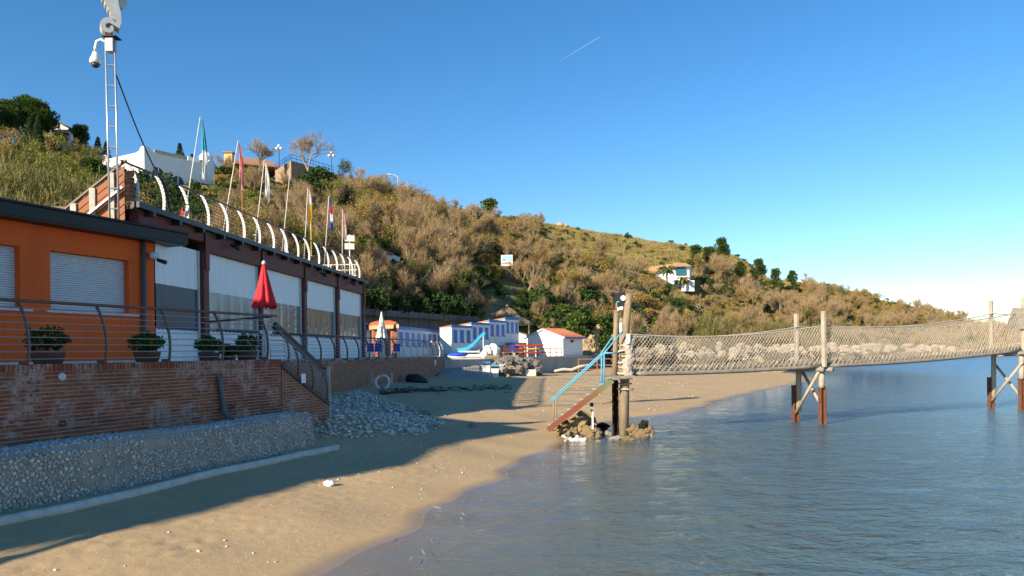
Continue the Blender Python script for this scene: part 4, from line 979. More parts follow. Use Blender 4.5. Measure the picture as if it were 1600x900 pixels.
mb = MB(); q = PC+Vector((-.1,-.2,0)); mb.prism([q+Vector((-.55,.2,3.4)), q+Vector((.5,-.1,3.4)), q+Vector((.5,-.1,4.25)), q+Vector((-.3,.14,4.3))], [q+Vector((-.55,.15,3.4)), q+Vector((.5,-.15,3.4)), q+Vector((.5,-.15,4.25)), q+Vector((-.3,.09,4.3))]); mb.build('board', grey_wood, pier)
# beach end of the pier
for (pts, r, nm, mt) in (
  ([at(975,684,23.6), at(976,600,23.6), at(977,560,23.6)], [.155,.15,.14], 'timber_pile', old_wood),
  ([at(975,570,23.6), at(977,520,23.6), at(983,460,23.55)], [.13,.118,.112], 'tall_post', old_wood),
  ([at(961,590,24.3), at(962,540,24.3), at(963,487,24.3)], [.095,.09,.085], 'short_post', old_wood)):
    mb = MB(); mb.tube(pts, r, 12); mb.build(nm, mt, pier, True)
mb = MB(); mb.bar(at(969,590,23.9), at(970,497,23.9), .16, .06, up=(1,0,0)); mb.build('slab', pale_wood, pier)
mb = MB(); a = at(962,680,24.3)
for dx in (-.08,.08): mb.box((a.x+dx,a.y,(1.72-.3)/2), (.03,.2,2.05))
mb.box((a.x,a.y+.06,(1.72-.3)/2), (.13,.03,2.05)); mb.build('rusty_pile', M('dark_rust', (.06,.022,.012), .9, .6, 5), pier)
mb = MB(); mb.bar(at(944,590,23.5), at(988,588,23.5), .9, .08); mb.build('landing', grey_wood, pier)
rr4 = random.Random(4)
for i in range(9):
    c = at(977+rr4.uniform(-1,1), 540+i*8.5, 23.6); mb = MB(); R_ = .19+rr4.uniform(0,.05); ti = rr4.uniform(-.25,.25)
    mb.tube([c+Vector((R_*math.cos(a), R_*math.sin(a), R_*ti*math.cos(a+i))) for a in np.linspace(0,6.28,15)], .022+rr4.uniform(0,.02), 6); mb.build('rope_lashing', rope_m, pier, True)
for i in range(7):
    c = at(981+rr4.uniform(-6,5), 535+i*8, 23.4); o = bpy.data.objects.new('net_bundle', rock_mesh('net_bundle', 60+i, (.15,.12,.2), .3, M('bundled_net', (.42,.37,.31), .95, .4, 8, .8, 40), 2)); COL.objects.link(o); o.parent = pier; o.location = c-WLOC[pier.name]
mb = MB(); mb.lathe(at(982,532,23.3)-Vector((0,0,.12)), [(.07,0),(.08,.1),(.075,.3),(.03,.33)], 10); mb.build('white_cap', pale, pier, True)
mb = MB(); q = at(970,512,23.5); mb.box(q, (.09,.03,.3)); mb.build('white_plate', pale, pier)
mb = MB(); mb.tube([at(985,512,23.5), at(1005,520,23.9), at(1045,527,24.6)], .012, 4); mb.build('stay_rope', rope_m, pier)
bs = thing('pier_board', at(967,470,23.7), 'black board with white disc fixed at the top of the pier posts', 'sign')
mb = MB(); c = at(967.5,470,23.75); mb.prism([at(957,459,23.9), at(977,455,23.55), at(977,479,23.55), at(959,483,23.9)], [p+Vector((.0,.05,0)) for p in (at(957,459,23.9), at(977,455,23.55), at(977,479,23.55), at(959,483,23.9))]); mb.build('board', M('black_plastic', (.02,.02,.022)), bs)
mb = MB(); q = at(973,466,23.55)+Vector((0,-.06,0)); mb.tube([q, q+Vector((.0,-.02,0))], .085, 20); mb.build('disc', pale, bs)
mb = MB(); mb.bar(at(961,487,23.9), at(976,484,23.6), .12, .05); mb.build('shelf', grey_wood, bs)
mb = MB(); mb.bar(at(965,483,23.7), at(974,481,23.55), .07, .1); mb.build('strip', M('pale_plastic', (.55,.56,.56)), bs)
mb = MB(); mb.bar(at(962,486,23.85), at(962,474,23.85), .05, .05); mb.build('red_rod', M('red_paint', (.35,.06,.04), .6), bs)
mb = MB(); mb.tube([at(964,480,23.8), at(964,472,23.75), at(968,471,23.7)], .025, 6); mb.build('green_clip', M('sea_green', (.12,.42,.36), .5), bs)
mb = MB(); mb.box(at(958,460,23.9), (.17,.15,.13)); mb.build('lamp_head', M('black_plastic', (.02,.02,.02)), bs, bevel=.03)
mb = MB(); mb.tube([at(960,464,23.9), at(963,470,23.85)], .02, 6); mb.build('lamp_arm', M('black_plastic', (.02,.02,.02)), bs)
# blue stair of the pier
ps = thing('pier_stair', at(905,640,23.5), 'rusty stair with sky blue handrails climbing to the pier', 'stair')
T = NT('peeling_blue'); P = T.pos(); sp_ = T.n('ShaderNodeSeparateXYZ'); T.l(P, sp_.inputs[0]); nz = T.noise(P, 4, 4, .6)
f1 = T.ramp(T.math('ADD', sp_.outputs[2], T.math('MULTIPLY', T.math('SUBTRACT', nz, .5), 1.0)), 1.35, 1.9)
f2 = T.ramp(T.math('ADD', sp_.outputs[2], T.math('MULTIPLY', T.math('SUBTRACT', nz, .5), .8)), .95, 1.45)
c = T.mix(f2, (.17,.045,.018), (.13,.095,.035)); c = T.mix(T.math('MULTIPLY', f1, .8), c, (.13,.20,.12)); c = T.mix(T.ramp(T.noise(P, 22, 4), .56, .7), c, (.10,.05,.03)); T.l(c, T.b.inputs['Base Color']); T.b.inputs['Roughness'].default_value = .75
string_m = T.m; bluep = M('sky_blue_paint', (.11,.37,.53), .5, .25, 7)
for D_ in (23.12, 24.3):
    a, b = at(856,672,D_), at(957,594,D_); a.z = max(a.z, .02)
    mb = MB(); mb.bar(a, b, .05, .17); mb.build('stringer', string_m, ps)
for i in range(10):
    f = (i+.35)/10; a, b = at(lerp(860,958,f), lerp(668,589,f), 23.2), at(lerp(860,958,f), lerp(668,589,f), 24.35); z_ = max(a.z, .12)+.04; a.z = b.z = z_
    mb = MB(); mb.bar(a, b, .27, .035); mb.build('tread', pale_wood if i < 8 else bluep, ps)
for D_, dx in ((23.3,0),(24.3,-4)):
    mb = MB(); mb.tube([at(862+dx,628,D_), at(943+dx,553,D_), at(973+dx*2.4,517,D_)], .025, 8); mb.build('handrail', bluep, ps, True)
    for px, y0, y1 in ((869,622,664),(944,553,600)):
        mb = MB(); mb.tube([at(px+dx,y0,D_), at(px+dx,y1,D_)], .026, 8); mb.build('baluster', bluep if px > 900 else M('rusty_blue', (.22,.25,.2), .8, .5, 9, col2=(.28,.09,.04)), ps, True)
mb = MB(); mb.tube([at(942,552,23.3), at(964,551,23.3)], .028, 8); mb.build('cross_rail', bluep, ps, True)

# ------------------------------------------------------------ promenade, cabins, sheds
mb = MB(); pr = [(-4.5,49.5),(-2.0,52.5),(-1.0,56.5),(7.3,74.2),(12,92),(-20,92),(-20,49.5)]
mb.prism([(x,y,.3) for x,y in pr], [(x,y,2.22) for x,y in pr]); struct(mb.build('promenade', M('promenade_concrete', (.40,.37,.32), .9, .3, .8, .4, 5)))
mb = MB(); a, b = gz(-4.2,44), gz(-1,46)
mb.prism([(-4.6,45,.2),(-1.6,46,.2),(-1.0,56.6,.2),(-5,56,.2)], [(-4.6,45,gz(-4.6,45)-.05),(-1.6,46,gz(-1.6,46)-.05),(-1.0,56.6,2.26),(-5,56,2.26)]); struct(mb.build('ramp', M('ramp_concrete', (.36,.33,.29), .9, .3, 1, .4, 6)))
white_wall = M('white_wall', (.74,.73,.71), .85, .12, 1.5); blue_trim = M('blue_trim', (.018,.16,.52), .5, .2, 3)
def cabins(name, p0, p1, zb, zt, ndoor, label, dep=2.4, trim=.22, group=None, roofm=None):
    d = (p1-p0); L = d.to_2d().length; fr = Frame((p0.x,p0.y), (d.x,d.y)); t = thing(name, fr.p(L/2,-.5,zb), label, 'beach cabin', group)
    mb = MB(); fr.box(mb, 0, L, -dep, 0, zb-1.2, zt-trim); mb.build('wall', white_wall, t)
    mb = MB(); fr.box(mb, -.04, L+.04, -.12, .06, zt-trim+.003, zt); mb.build('fascia', blue_trim, t)
    mb = MB(); mb.hexa([fr.p(-.05,-.122,zt-trim+.004), fr.p(L+.05,-.122,zt-trim+.004), fr.p(L+.05,-dep-.1,zt-trim+.004), fr.p(-.05,-dep-.1,zt-trim+.004), fr.p(-.05,-.122,zt-.04), fr.p(L+.05,-.122,zt-.04), fr.p(L+.05,-dep-.1,zt-.42+trim), fr.p(-.05,-dep-.1,zt-.42+trim)]); mb.build('roof', M('cabin_tile', (.42,.2,.11), .9), t)
    for i in range(ndoor):
        s_ = L*(i+.5)/ndoor; w_ = L/ndoor*.36
        mb = MB(); fr.box(mb, s_-w_, s_+w_, .004, .03, zb+.03, zt-trim-.16); dr = mb.build('door', white_wall, t)
        mb = MB(); fr.box(mb, s_-w_*.74, s_+w_*.74, .034, .06, zb+(zt-zb)*.36, zt-trim-.22); sh_ = mb.build('louvre', blue_trim, dr)
        mb = MB(); fr.box(mb, s_+w_*.8, s_+w_*.92, .034, .07, zb+.85, zb+.97); mb.build('handle', M('dark_steel', (.06,.05,.05)), dr)
    return t
a, b = at(562,560,49), at(690,560,68); cabins('cabin_row', a, b, 2.3, 4.78, 13, 'low white cabin row with blue louvred doors behind the far railing')
Q = [at(x,560,D_) for x, D_ in ((706,64),(737,66.6),(765,69.2),(790,71.7),(811,74))]
for i in range(4):
    cabins('cabin_row', Q[i], Q[i+1], 2.65+.33*i, 5.12+.32*i, 3, ['first and lowest stepped white cabin block, next to the blue slide','second stepped white cabin block with blue louvres','third stepped white cabin block with blue louvres','topmost stepped white cabin block beside the thatched hut'][i], group='stepped cabin blocks', dep=1.25)
    mb = MB()
    d = (Q[i+1]-Q[i]).to_2d(); fr = Frame((Q[i].x,Q[i].y), (d.x,d.y)); fr.box(mb, 0, d.length, -1.25, .9, 1.0, 2.62+.33*i); struct(mb.build('cabin_step', M('grey_block', (.30,.29,.27), .9, .3, 2)))
rw = thing('retaining_wall', at(660,520,74), 'long grey concrete retaining wall behind the cabin rows', 'wall'); a, b = at(545,520,62), at(765,520,83.5); n = 14
cw = M('grey_concrete', (.17,.165,.16), .92, .35, .6, .4, 8)
for i in range(n):
    p, q = lerp(a,b,i/n), lerp(a,b,(i+1)/n-.003); fr = Frame((p.x,p.y), ((q-p).x,(q-p).y)); L = (q-p).to_2d().length; mb = MB(); fr.box(mb, 0, L, -.4, 0, 1, 6.60); mb.build('panel', cw, rw)
    mb = MB(); fr.box(mb, L*.45, L*.55, -.3, -.1, 6.604, 6.75); mb.build('cap_stud', cw, rw)
# white house
wh = thing('white_house', at(850,545,75), 'small white gabled house with orange tiled roof on the stone wall', 'house'); c0_ = at(880,556,74)
GF = Frame((c0_.x,c0_.y), (-.785,.62)); GF.n = Vector((-.62,-.785))        # gable side, s runs left from the corner
Lg, Lr, ze, zr2 = 4.85, 3.6, 4.1, 4.92; rd = Vector((.62,.785,0)); zb = 2.22
def gp(s, r, z): q = GF.o+GF.d*s; return Vector((q.x+rd.x*r, q.y+rd.y*r, z))
mb = MB(); P5 = [(0,zb),(Lg,zb),(Lg,ze),(Lg*.5,zr2),(0,ze)]; mb.prism([gp(s,0,z) for s,z in P5], [gp(s,Lr,z) for s,z in P5]); mb.build('wall', white_wall, wh)
tile = M('roof_tile', (.42,.16,.08), .85, .35, 12); 
for s0, s1, z0, z1 in ((-.3,Lg*.5,ze-.08,zr2+.03),(Lg+.3,Lg*.5,ze-.08,zr2+.03)):
    mb = MB(); mb.hexa([gp(s0,-.12,z0), gp(s0,Lr+.25,z0), gp(s1,Lr+.25,z1), gp(s1,-.12,z1), gp(s0,-.12,z0+.1), gp(s0,Lr+.25,z0+.1), gp(s1,Lr+.25,z1+.1), gp(s1,-.12,z1+.1)]); ro_ = mb.build('roof', tile, wh)
    mb = MB()
    for i in range(13): r_ = -.05+i*.3; mb.tube([gp(s0,r_,z0+.11), gp(s1,r_,z1+.11)], .09, 6)
    mb.build('tile_ridges', tile, ro_, True, kind='stuff')
    mb = MB(); mb.hexa([gp(s0,-.17,z0-.06), gp(s0,-.125,z0-.06), gp(s1,-.125,z1-.06), gp(s1,-.17,z1-.06), gp(s0,-.17,z0+.1), gp(s0,-.125,z0+.1), gp(s1,-.125,z1+.1), gp(s1,-.17,z1+.1)]); mb.build('barge_board', M('pale_blue_trim', (.35,.52,.72), .6), wh)
mb = MB(); mb.hexa([gp(-.36,-.12,ze-.14), gp(-.36,Lr+.25,ze-.14), gp(-.305,Lr+.25,ze-.14), gp(-.305,-.12,ze-.14), gp(-.36,-.12,ze+.02), gp(-.36,Lr+.25,ze+.02), gp(-.305,Lr+.25,ze+.02), gp(-.305,-.12,ze+.02)]); mb.build('eaves_board', blue_trim, wh)
mb = MB(); mb.box(gp(-.08,1.5,3.72), (.22,.3,.2), .7); mb.build('wall_lamp', M('black_plastic', (.02,.02,.02)), wh)
# stone wall under it
sw = thing('stone_wall', (3,66,.5), 'dark rough stone retaining wall below the white house and kayaks', 'wall'); a, b = Vector((-1.0,56.4,0)), c0_+Vector((.1,-.15,0)); b2 = gp(-.25,Lr+.8,0)
T = NT('rubble'); P = T.pos(); vo = T.n('ShaderNodeTexVoronoi'); vo.inputs['Scale'].default_value = 2.3; T.l(P, vo.inputs['Vector']); T.l(T.mix(T.ramp(T.noise(P, 3, 4), .35, .7), T.mix(.35, (.21,.19,.165), vo.outputs['Color'], 'MULTIPLY'), (.13,.12,.105)), T.b.inputs['Base Color']); T.b.inputs['Roughness'].default_value = .95; T.bump(vo.outputs['Distance'], 1, .25); rubble = T.m
for p, q, nm in ((a,b,'face'),(b,b2,'return_face')):
    d = q-p; fr = Frame((p.x,p.y), (d.x,d.y)); mb = MB(); fr.box(mb, .003, d.to_2d().length-.003, -.5, .12, .2, 2.25); mb.build(nm, rubble, sw)
rg3 = random.Random(8)
for i in range(30):
    px = 782+rg3.random()*52; py = 566+rg3.random()*27; D_ = 55-(py-566)/27*3.5+(px-782)/52*4; s_ = rg3.uniform(.25,.75); c = at(px,py,D_); rock('grey', i, c, (s_,s_,s_*.75), 'dark grey boulder heaped below the kayak platform', i, 'boulders below the kayak platform', .4)
for i, (px, py, D_, dm, kd, lab) in enumerate(((757,593,49.5,(.35,.3,.28),'ochre','ochre rock left of the litter bins'),(793,594,50,(.4,.3,.35),'ochre','ochre rock right of the litter bins'),(786,575,52,(.35,.3,.3),'pale','pale rock behind the right litter bin'),(797,576,53,(.45,.3,.2),'ochre','flat tan rock above the dark boulder heap'),(748,588,49.5,(.5,.4,.2),'ochre','low tan rock beside the ramp edge'),(920,553,84,(1.6,1.3,1.8),'ochre','tall brown rock face right of the white house'),(928,540,90,(2.2,1.6,2.2),'ochre','brown earth bank behind the white house'),(932,560,80,(.6,.5,.5),'pale','pale rock near the brown fence'))):
    rock(kd, i, at(px,py,D_), dm, lab, i*2.1)
q = at(828,583,55); mb = MB(); mb.box((q.x,q.y,gz(q.x,q.y)+.22), (.85,.6,.5), .2); tag(mb.build('concrete_block', M('white_block', (.68,.64,.56), .9, .2, 3), bevel=.04), 'white concrete block below the stone wall', 'block')
q = at(767,562,56); yb_ = MB(); yb_.prism([at(754,572,54.2), at(781,572,55), at(781,555,55), at(756,556,54.2)], [p+Vector((.2,1.2,0)) for p in (at(754,572,54.2), at(781,572,55), at(781,555,55), at(756,556,54.2))]); tag(yb_.build('yellow_block', M('yellow_stone', (.55,.42,.19), .9, .35, 2.5, .6, 8), bevel=.06), 'yellowish stone block behind the litter bins', 'block')
def hang(base, D_): return at(base[0], base[1], D_)
wbin = M('white_bin', (.74,.73,.70), .5, .1, 5)
for px, py, lab in ((761,591,'left white litter bin with blue lid'),(774,596,'right white litter bin with blue lid and black liner')):
    q = at(px,py,49.5); t = thing('litter_bin', q, lab, 'litter bin', 'litter bins by the ramp')
    mb = MB(); mb.prism([q+Vector((x*.20,y*.20,.08)) for x,y in ((-1,-1),(1,-1),(1,1),(-1,1))], [q+Vector((x*.26,y*.26,.9)) for x,y in ((-1,-1),(1,-1),(1,1),(-1,1))]); mb.build('body', wbin, t, bevel=.02)
    mb = MB(); mb.box(q+Vector((0,0,.94)), (.56,.56,.12)); mb.build('liner', M('black_liner', (.03,.03,.035), .5), t)
    mb = MB(); mb.prism([q+Vector((x*.27,y*.27,1.0)) for x,y in ((-1,-1),(1,-1),(1,1),(-1,1))], [q+Vector((x*.2,y*.2,1.13)) for x,y in ((-1,-1),(1,-1),(1,1),(-1,1))]); mb.build('lid', M('bin_blue', (.05,.28,.52), .5), t)
    mb = MB(); mb.tube([q+Vector((0,0,-.3)), q+Vector((0,0,.1))], .04, 6); mb.build('post', steel, t)
# pedal boat with slide, covered boat, sacks, kayaks, tables, bucket
def loft(mb, secs):
    n = len(secs[0]); vs = [p for s_ in secs for p in s_]; fs = []
    for i in range(len(secs)-1):
        for k in range(n): fs.append((i*n+k, i*n+(k+1)%n, (i+1)*n+(k+1)%n, (i+1)*n+k))
    fs += [tuple(reversed(range(n))), tuple(range((len(secs)-1)*n, len(secs)*n))]; return mb.add(vs, fs)
def hull(c, L, w, h, rz, blunt=.5, flat=.5, n=11):
    secs = []; ca, sa = math.cos(rz), math.sin(rz)
    for i in range(n):
        u = -1+2*i/(n-1); f = max(.08, (1-abs(u)**2.6)**blunt); rise = h*.25*abs(u)**3; ring = []
        for k in range(10):
            a = 2*math.pi*k/10; y = math.cos(a)*w/2*f; z = math.sin(a)*h/2*(f*.6+.4); z = max(z, -h*.4) if z < 0 else z*flat
            x = u*L/2; ring.append(Vector((c[0]+x*ca-y*sa, c[1]+x*sa+y*ca, c[2]+h*.4+z+rise)))
        secs.append(ring)
    mb = MB(); loft(mb, secs); return mb
aqua = M('aqua_plastic', (.04,.34,.55), .35, .15, 3)
q = at(742,560,60); q.z = 2.24; t = thing('pedal_boat', q, 'white pedal boat with aqua blue slide in front of the cabins', 'pedal boat')
for dy in (-.45,.45): hull(q+Vector((-.2,dy,0)), 3.0, .55, .5, .15).build('float', pale, t, True)
mb = MB(); mb.box(q+Vector((-.5,0,.52)), (1.6,1.2,.14), .15); mb.build('deck', pale, t, bevel=.04)
mb = MB(); vs = []; fs = []; pr_ = [(-1.4,.62),(-1.0,.62),(-.6,.72),(-.1,1.05),(.3,1.5),(.6,1.8),(.85,1.92)]
for (x, z) in pr_:
    for (y, dz) in ((-.36,.22),(-.3,.2),(-.28,.03),(.28,.03),(.3,.2),(.36,.22),(.36,-.08),(-.36,-.08)): vs.append(q+Vector((x,y,z+dz)))
for i in range(len(pr_)-1):
    for k in range(8): fs.append((i*8+k, i*8+(k+1)%8, i*8+8+(k+1)%8, i*8+8+k))
fs += [tuple(range(7,-1,-1)), tuple(range((len(pr_)-1)*8, len(pr_)*8))]; mb.add(vs, fs); mb.build('slide', aqua, t)
for y in (-.3,.3):
    mb = MB(); mb.bar(q+Vector((.7,y,.4)), q+Vector((.7,y,1.8)), .06); mb.build('slide_post', pale, t)
q = at(716,560,59.5); q.z = 2.24; t = thing('covered_boat', q, 'small boat under a crumpled royal blue tarp beside the slide', 'boat')
hull(q, 1.75, .9, .3, .1).build('hull', pale, t, True)
me = rock_mesh('tarp', 44, (.8,.5,.24), .18, M('blue_tarp', (.015,.07,.42), .45, .3, 5), 3); o = bpy.data.objects.new('tarp', me); COL.objects.link(o); o.parent = t; o.location = (0,0,.26); me.polygons.foreach_set('use_smooth', [True]*len(me.polygons))
for i, (px, py, D_, dm, lab) in enumerate(((762,549,58.5,(.42,.4,.55),'left white sack beside the slide'),(772,548,58.8,(.5,.45,.62),'tall white sack right of the slide'),(757,553,57.6,(.3,.3,.35),'small white sack at the slide foot'))):
    me = rock_mesh('sack', 80+i, dm, .22, M('white_sack', (.70,.69,.66), .8, .2, 4, .5, 8), 3); o = bpy.data.objects.new('sack', me); COL.objects.link(o); q = at(px,py,D_); o.location = (q.x,q.y,2.22+dm[2]*.85); me.polygons.foreach_set('use_smooth', [True]*len(me.polygons)); tag(o, lab, 'sack', 'white sacks by the slide')
t = thing('barrier', at(715,570,52.5), 'low steel barrier rail across the head of the ramp', 'barrier'); a, b = at(702,561,55), at(754,560,55)
mb = MB(); mb.bar(a, b, .06, .09); mb.build('rail', M('galvanised', (.5,.5,.5), .5, .2, 5, metal=.4), t)
for f in (.03,.42,.97):
    p = lerp(a,b,f); mb = MB(); mb.bar(Vector((p.x,p.y,1.75)), p, .06); mb.build('post', M('galvanised', (.5,.5,.5)), t)
kz = 2.26; redp = M('red_plastic', (.55,.035,.03), .4, .15, 3); yel = M('yellow_plastic', (.70,.45,.02), .4, .15, 3)
rk_ = thing('kayak_rack', at(828,553,66), 'white kayak rack on the stone platform', 'rack')
for px in (820,837):
    q = at(px,553,66); mb = MB(); mb.bar(Vector((q.x,q.y,2.25)), Vector((q.x,q.y,3.15)), .09); mb.build('post', pale, rk_)
    for z_ in (2.5,2.82,3.12):
        mb = MB(); mb.bar(Vector((q.x,q.y-.4,z_)), Vector((q.x,q.y+.4,z_)), .06); mb.build('arm', pale, rk_)
q = at(828,550,66)
for z_, mt, L, lab in ((3.16,redp,2.6,'red kayak on the top of the rack'),(2.86,yel,1.9,'yellow kayak in the middle of the rack'),(2.54,redp,2.4,'red kayak at the bottom of the rack')):
    t = thing('kayak', (q.x,q.y,z_), lab, 'kayak', 'kayaks on the rack'); hull((q.x,q.y-.05,z_), L, .6, .26, .15, .6).build('hull', mt, t, True)
    mb = MB(); mb.lathe((q.x,q.y-.05,z_+.14), [(.22,0),(.25,.05),(.18,.05),(.16,.0)], 14); mb.build('cockpit', M('black_plastic', (.02,.02,.02)), t)
q = at(804,541,68.5); t = thing('tub', (q.x,q.y,2.25), 'blue tub standing left of the kayaks', 'tub'); 
mb = MB(); mb.lathe((q.x,q.y,2.25), [(.36,.5),(.38,.52),(.46,1.0),(.5,1.02),(.5,1.08),(.4,1.08)], 16); mb.build('body', blue_p, t, True); mb = MB(); mb.box((q.x,q.y,2.5), (.5,.5,.5)); mb.build('stand', M('grey_block', (.3,.29,.27)), t)
q = at(785,552,62); t = thing('bar_table', (q.x,q.y,2.24), 'red round table on the stone platform', 'table')
mb = MB(); mb.lathe((q.x,q.y,2.24), [(.3,0),(.3,.04),(.05,.07),(.05,.9),(.1,.92)], 14); mb.build('pedestal', redp, t, True); mb = MB(); mb.lathe((q.x,q.y,3.14), [(.46,0),(.48,.02),(.48,.07),(.4,.08)], 18); mb.build('top', redp, t)
redw = M('red_wood', (.26,.07,.04), .8, .3, 5); woodb = M('bench_wood', (.42,.3,.18), .85, .3, 5)
for i, (px, D_) in enumerate(((793,61.5),(803,62.5),(813,63.5))):
    q = at(px,556,D_); q.z = 2.24; t = thing('bench', q, ['leftmost wooden bench on the kayak platform','middle wooden bench on the kayak platform','right wooden bench next to the kayaks'][i], 'bench', 'benches on the kayak platform')
    mb = MB(); mb.box(q+Vector((0,0,.43)), (.9,.4,.05), .5); mb.build('seat', woodb, t); mb = MB(); mb.box(q+Vector((.1,-.16,.68)), (.9,.04,.18), .5); mb.build('backrest', redw, t)
    for sx in (-.36,.36):
        mb = MB(); mb.box(q+Vector((sx*.88,sx*.48,.2)), (.07,.34,.4), .5); mb.build('leg', redw, t)
def fence(p0, p1, n, z0, h, rails, label, mt, posts=True, zz=None):
    t = thing('fence', lerp(p0,p1,.5), label, 'fence')
    for i in range(n):
        p = lerp(p0,p1,i/(n-1)); mb = MB(); mb.bar(Vector((p.x,p.y,z0-.3)), Vector((p.x,p.y,z0+h)), .09); mb.build('post', mt, t)
    for f in rails:
        mb = MB(); mb.bar(Vector((p0.x,p0.y-.06,z0+h*f)), Vector((p1.x,p1.y-.06,z0+h*f)), .05, .07); mb.build('rail', mt, t)
fence(at(840,556,67), at(878,556,72.5), 5, 2.24, .78, (.5,.95), 'low reddish fence between the kayaks and the white house', redw)
fence(at(904,585,62), at(962,580,62), 3, gz(7,62), 1.45, (.35,.6,.95), 'brown wooden fence on the sand behind the blue stair', M('brown_fence', (.30,.13,.07), .85, .3, 5))
mb = MB(); P_ = [at(x,y,60) for x,y in ((866,580),(880,577),(893,578),(905,573),(925,569))]; mb.tube(P_, [.1,.12,.13,.12,.08], 8); tag(mb.build('driftwood', M('pale_driftwood', (.50,.43,.33), .9, .3, 4), None, True), 'pale bleached tree trunk lying before the stone wall', 'driftwood')
th = thing('thatched_hut', at(790,500,87), 'open hut with shaggy thatched roof above the topmost cabin block', 'hut'); c = at(790,500,87)
strw = M('thatch', (.30,.21,.12), .95, .45, 5, .9, 14); mb = MB(); n = 20; vs = []; fs = []; R_ = random.Random(2)
for j, (r, z) in enumerate(((3.25,5.75),(2.9,6.2),(2.0,6.85),(1.1,7.5),(.35,7.9))):
    for k in range(n): a = 2*math.pi*k/n; rr = r*(1+R_.uniform(-.06,.06)); vs.append((c.x+rr*math.cos(a), c.y+rr*.8*math.sin(a), z+R_.uniform(-.1,.1)))
for j in range(4):
    for k in range(n): fs.append((j*n+k, j*n+(k+1)%n, (j+1)*n+(k+1)%n, (j+1)*n+k))
fs += [tuple(reversed(range(n))), tuple(range(4*n,5*n))]; mb.add(vs, fs); mb.build('roof', strw, th)
for dx, dy in ((-2.6,-1.6),(2.7,-1.6),(2.5,1.6),(-2.5,1.6),(0,-2.1)):
    mb = MB(); mb.tube([(c.x+dx,c.y+dy,2), (c.x+dx,c.y+dy,6)], .09, 8); mb.build('post', old_wood, th)
mb = MB(); mb.lathe((c.x+.2,c.y,7.85), [(.2,0),(.2,.3),(.1,.45)], 8); mb.build('roof_cap', strw, th)
# ------------------------------------------------------------ hillside houses and fittings
def hill_at(px, py, d0=28):
    d = at(px, py, 1.0)-Vector((0,0,H)); t = d0
    while t < 600:
        if H+d.z*t < hz1(d.x*t, t): break
        t *= 1.004
    return Vector((d.x*t, t, H+d.z*t))
def poly_house(name, corners, z0, z1, label, wallm, cat='house'):
    c = sum(corners, Vector())/len(corners); t = thing(name, (c.x,c.y,z0), label, cat)
    mb = MB(); mb.prism([(p.x,p.y,z0) for p in corners], [(p.x,p.y,z1) for p in corners]); mb.build('wall', wallm, t); return t
# white villa
pc_, pl, pr2 = at(225,228,90), at(160,243,94), at(335,252,97.3); bk = pl+pr2-pc_
bright = M('villa_white', (.80,.79,.76), .85, .1, 1); zt = pc_.z
v_ = poly_house('white_villa', [pl,pc_,pr2,bk], zt-9, zt-.9, 'white flat roofed villa with arched openings above the roof railing', bright)
for p, q, nm in ((pl,pc_,'parapet'),(pc_,pr2,'parapet')):
    d = q-p; fr = Frame((p.x,p.y), (d.x,d.y)); L = d.to_2d().length; mb = MB()
    pr_ = [(0,-.902),(L,-.902)]
    sc_ = [(L,0),(L*.88,-.02),(L*.84,-.35),(L*.76,-.6),(L*.6,-.66),(L*.4,-.66),(L*.24,-.6),(L*.16,-.35),(L*.12,-.02),(0,0)] if nm else []
    sc_ = [(L,0),(L*.93,-.0),(L*.88,-.45),(L*.8,-.62),(L*.2,-.62),(L*.12,-.45),(L*.07,0),(0,0)]
    fr.poly(mb, [(a,zt+b) for a,b in pr_+sc_], -.25, -.003); mb.build('parapet', bright, v_)
d = pr2-pc_; fr = Frame((pc_.x,pc_.y), (d.x,d.y)); L = d.to_2d().length
for s0, s1, z0, z1 in ((.9,2.5,-4.3,-2.3),(5.9,8.6,-4.4,-3.2),(3.4,5.0,-4.6,-2.9)):
    pts = [(s0,zt+z0),(s1,zt+z0)]+[(lerp(s1,s0,(1-math.cos(a))/2), zt+z0+(z1-z0)*(.4+.6*math.sin(a))) for a in np.linspace(0,math.pi,9)]
    mb = MB(); fr.poly(mb, pts, .004, .05); w_ = mb.build('arched_window', M('dark_opening', (.06,.065,.07), .5), v_)
    mb = MB(); mid = (s0+s1)/2; fr.box(mb, mid-.06, mid+.06, .054, .09, zt+z0, zt+z1-.05); mb.build('mullion', bright, w_)
mb = MB(); q = at(322,238,100); fr.box(mb, 6.8, 8.4, -3.5, -2.2, zt-.9, zt+.5); mb.build('roof_block', bright, v_); mb = MB(); mb.lathe((q.x,q.y,q.z-1.2), [(.9,0),(.9,.6),(.5,1.1),(.2,1.2)], 12); mb.build('roof_dome', bright, v_)
mb = MB(); fr.box(mb, 2.2, 6.5, -2.0, -1.8, zt-.9, zt+.35); mb.build('roof_screen', M('straw_screen', (.36,.31,.23), .95, .4, 8), v_)
# tan villa on the brow with its garden terrace
tan = M('tan_render', (.62,.45,.24), .85, .2, 1); hb = at(392,270,119)
a1, a2, a3 = at(338,280,116), at(368,283,114), at(398,281,118); 
tv = poly_house('tan_villa', [at(340,280,122), at(366,282,117), at(398,280,120), at(372,278,126)], hb.z-6, hb.z+.9, 'cream villa with brown tiled roof and chimney on the brow of the hill', tan)
rt = M('brown_tile', (.36,.20,.11), .9, .3, 4); e4 = [at(334,262,123), at(366,266,116), at(442,262,119), at(420,256,128)]
mb = MB(); z_ = hb.z+1.0; e4 = [Vector((p.x,p.y,z_)) for p in e4]; cc = sum(e4, Vector())/4
ins = [cc+(p-cc)*.45+Vector((0,0,1.5)) for p in e4]; mb.prism([p-Vector((0,0,.25)) for p in e4], e4); mb.prism([p+Vector((0,0,.003)) for p in e4], ins); ro_ = mb.build('roof', rt, tv)
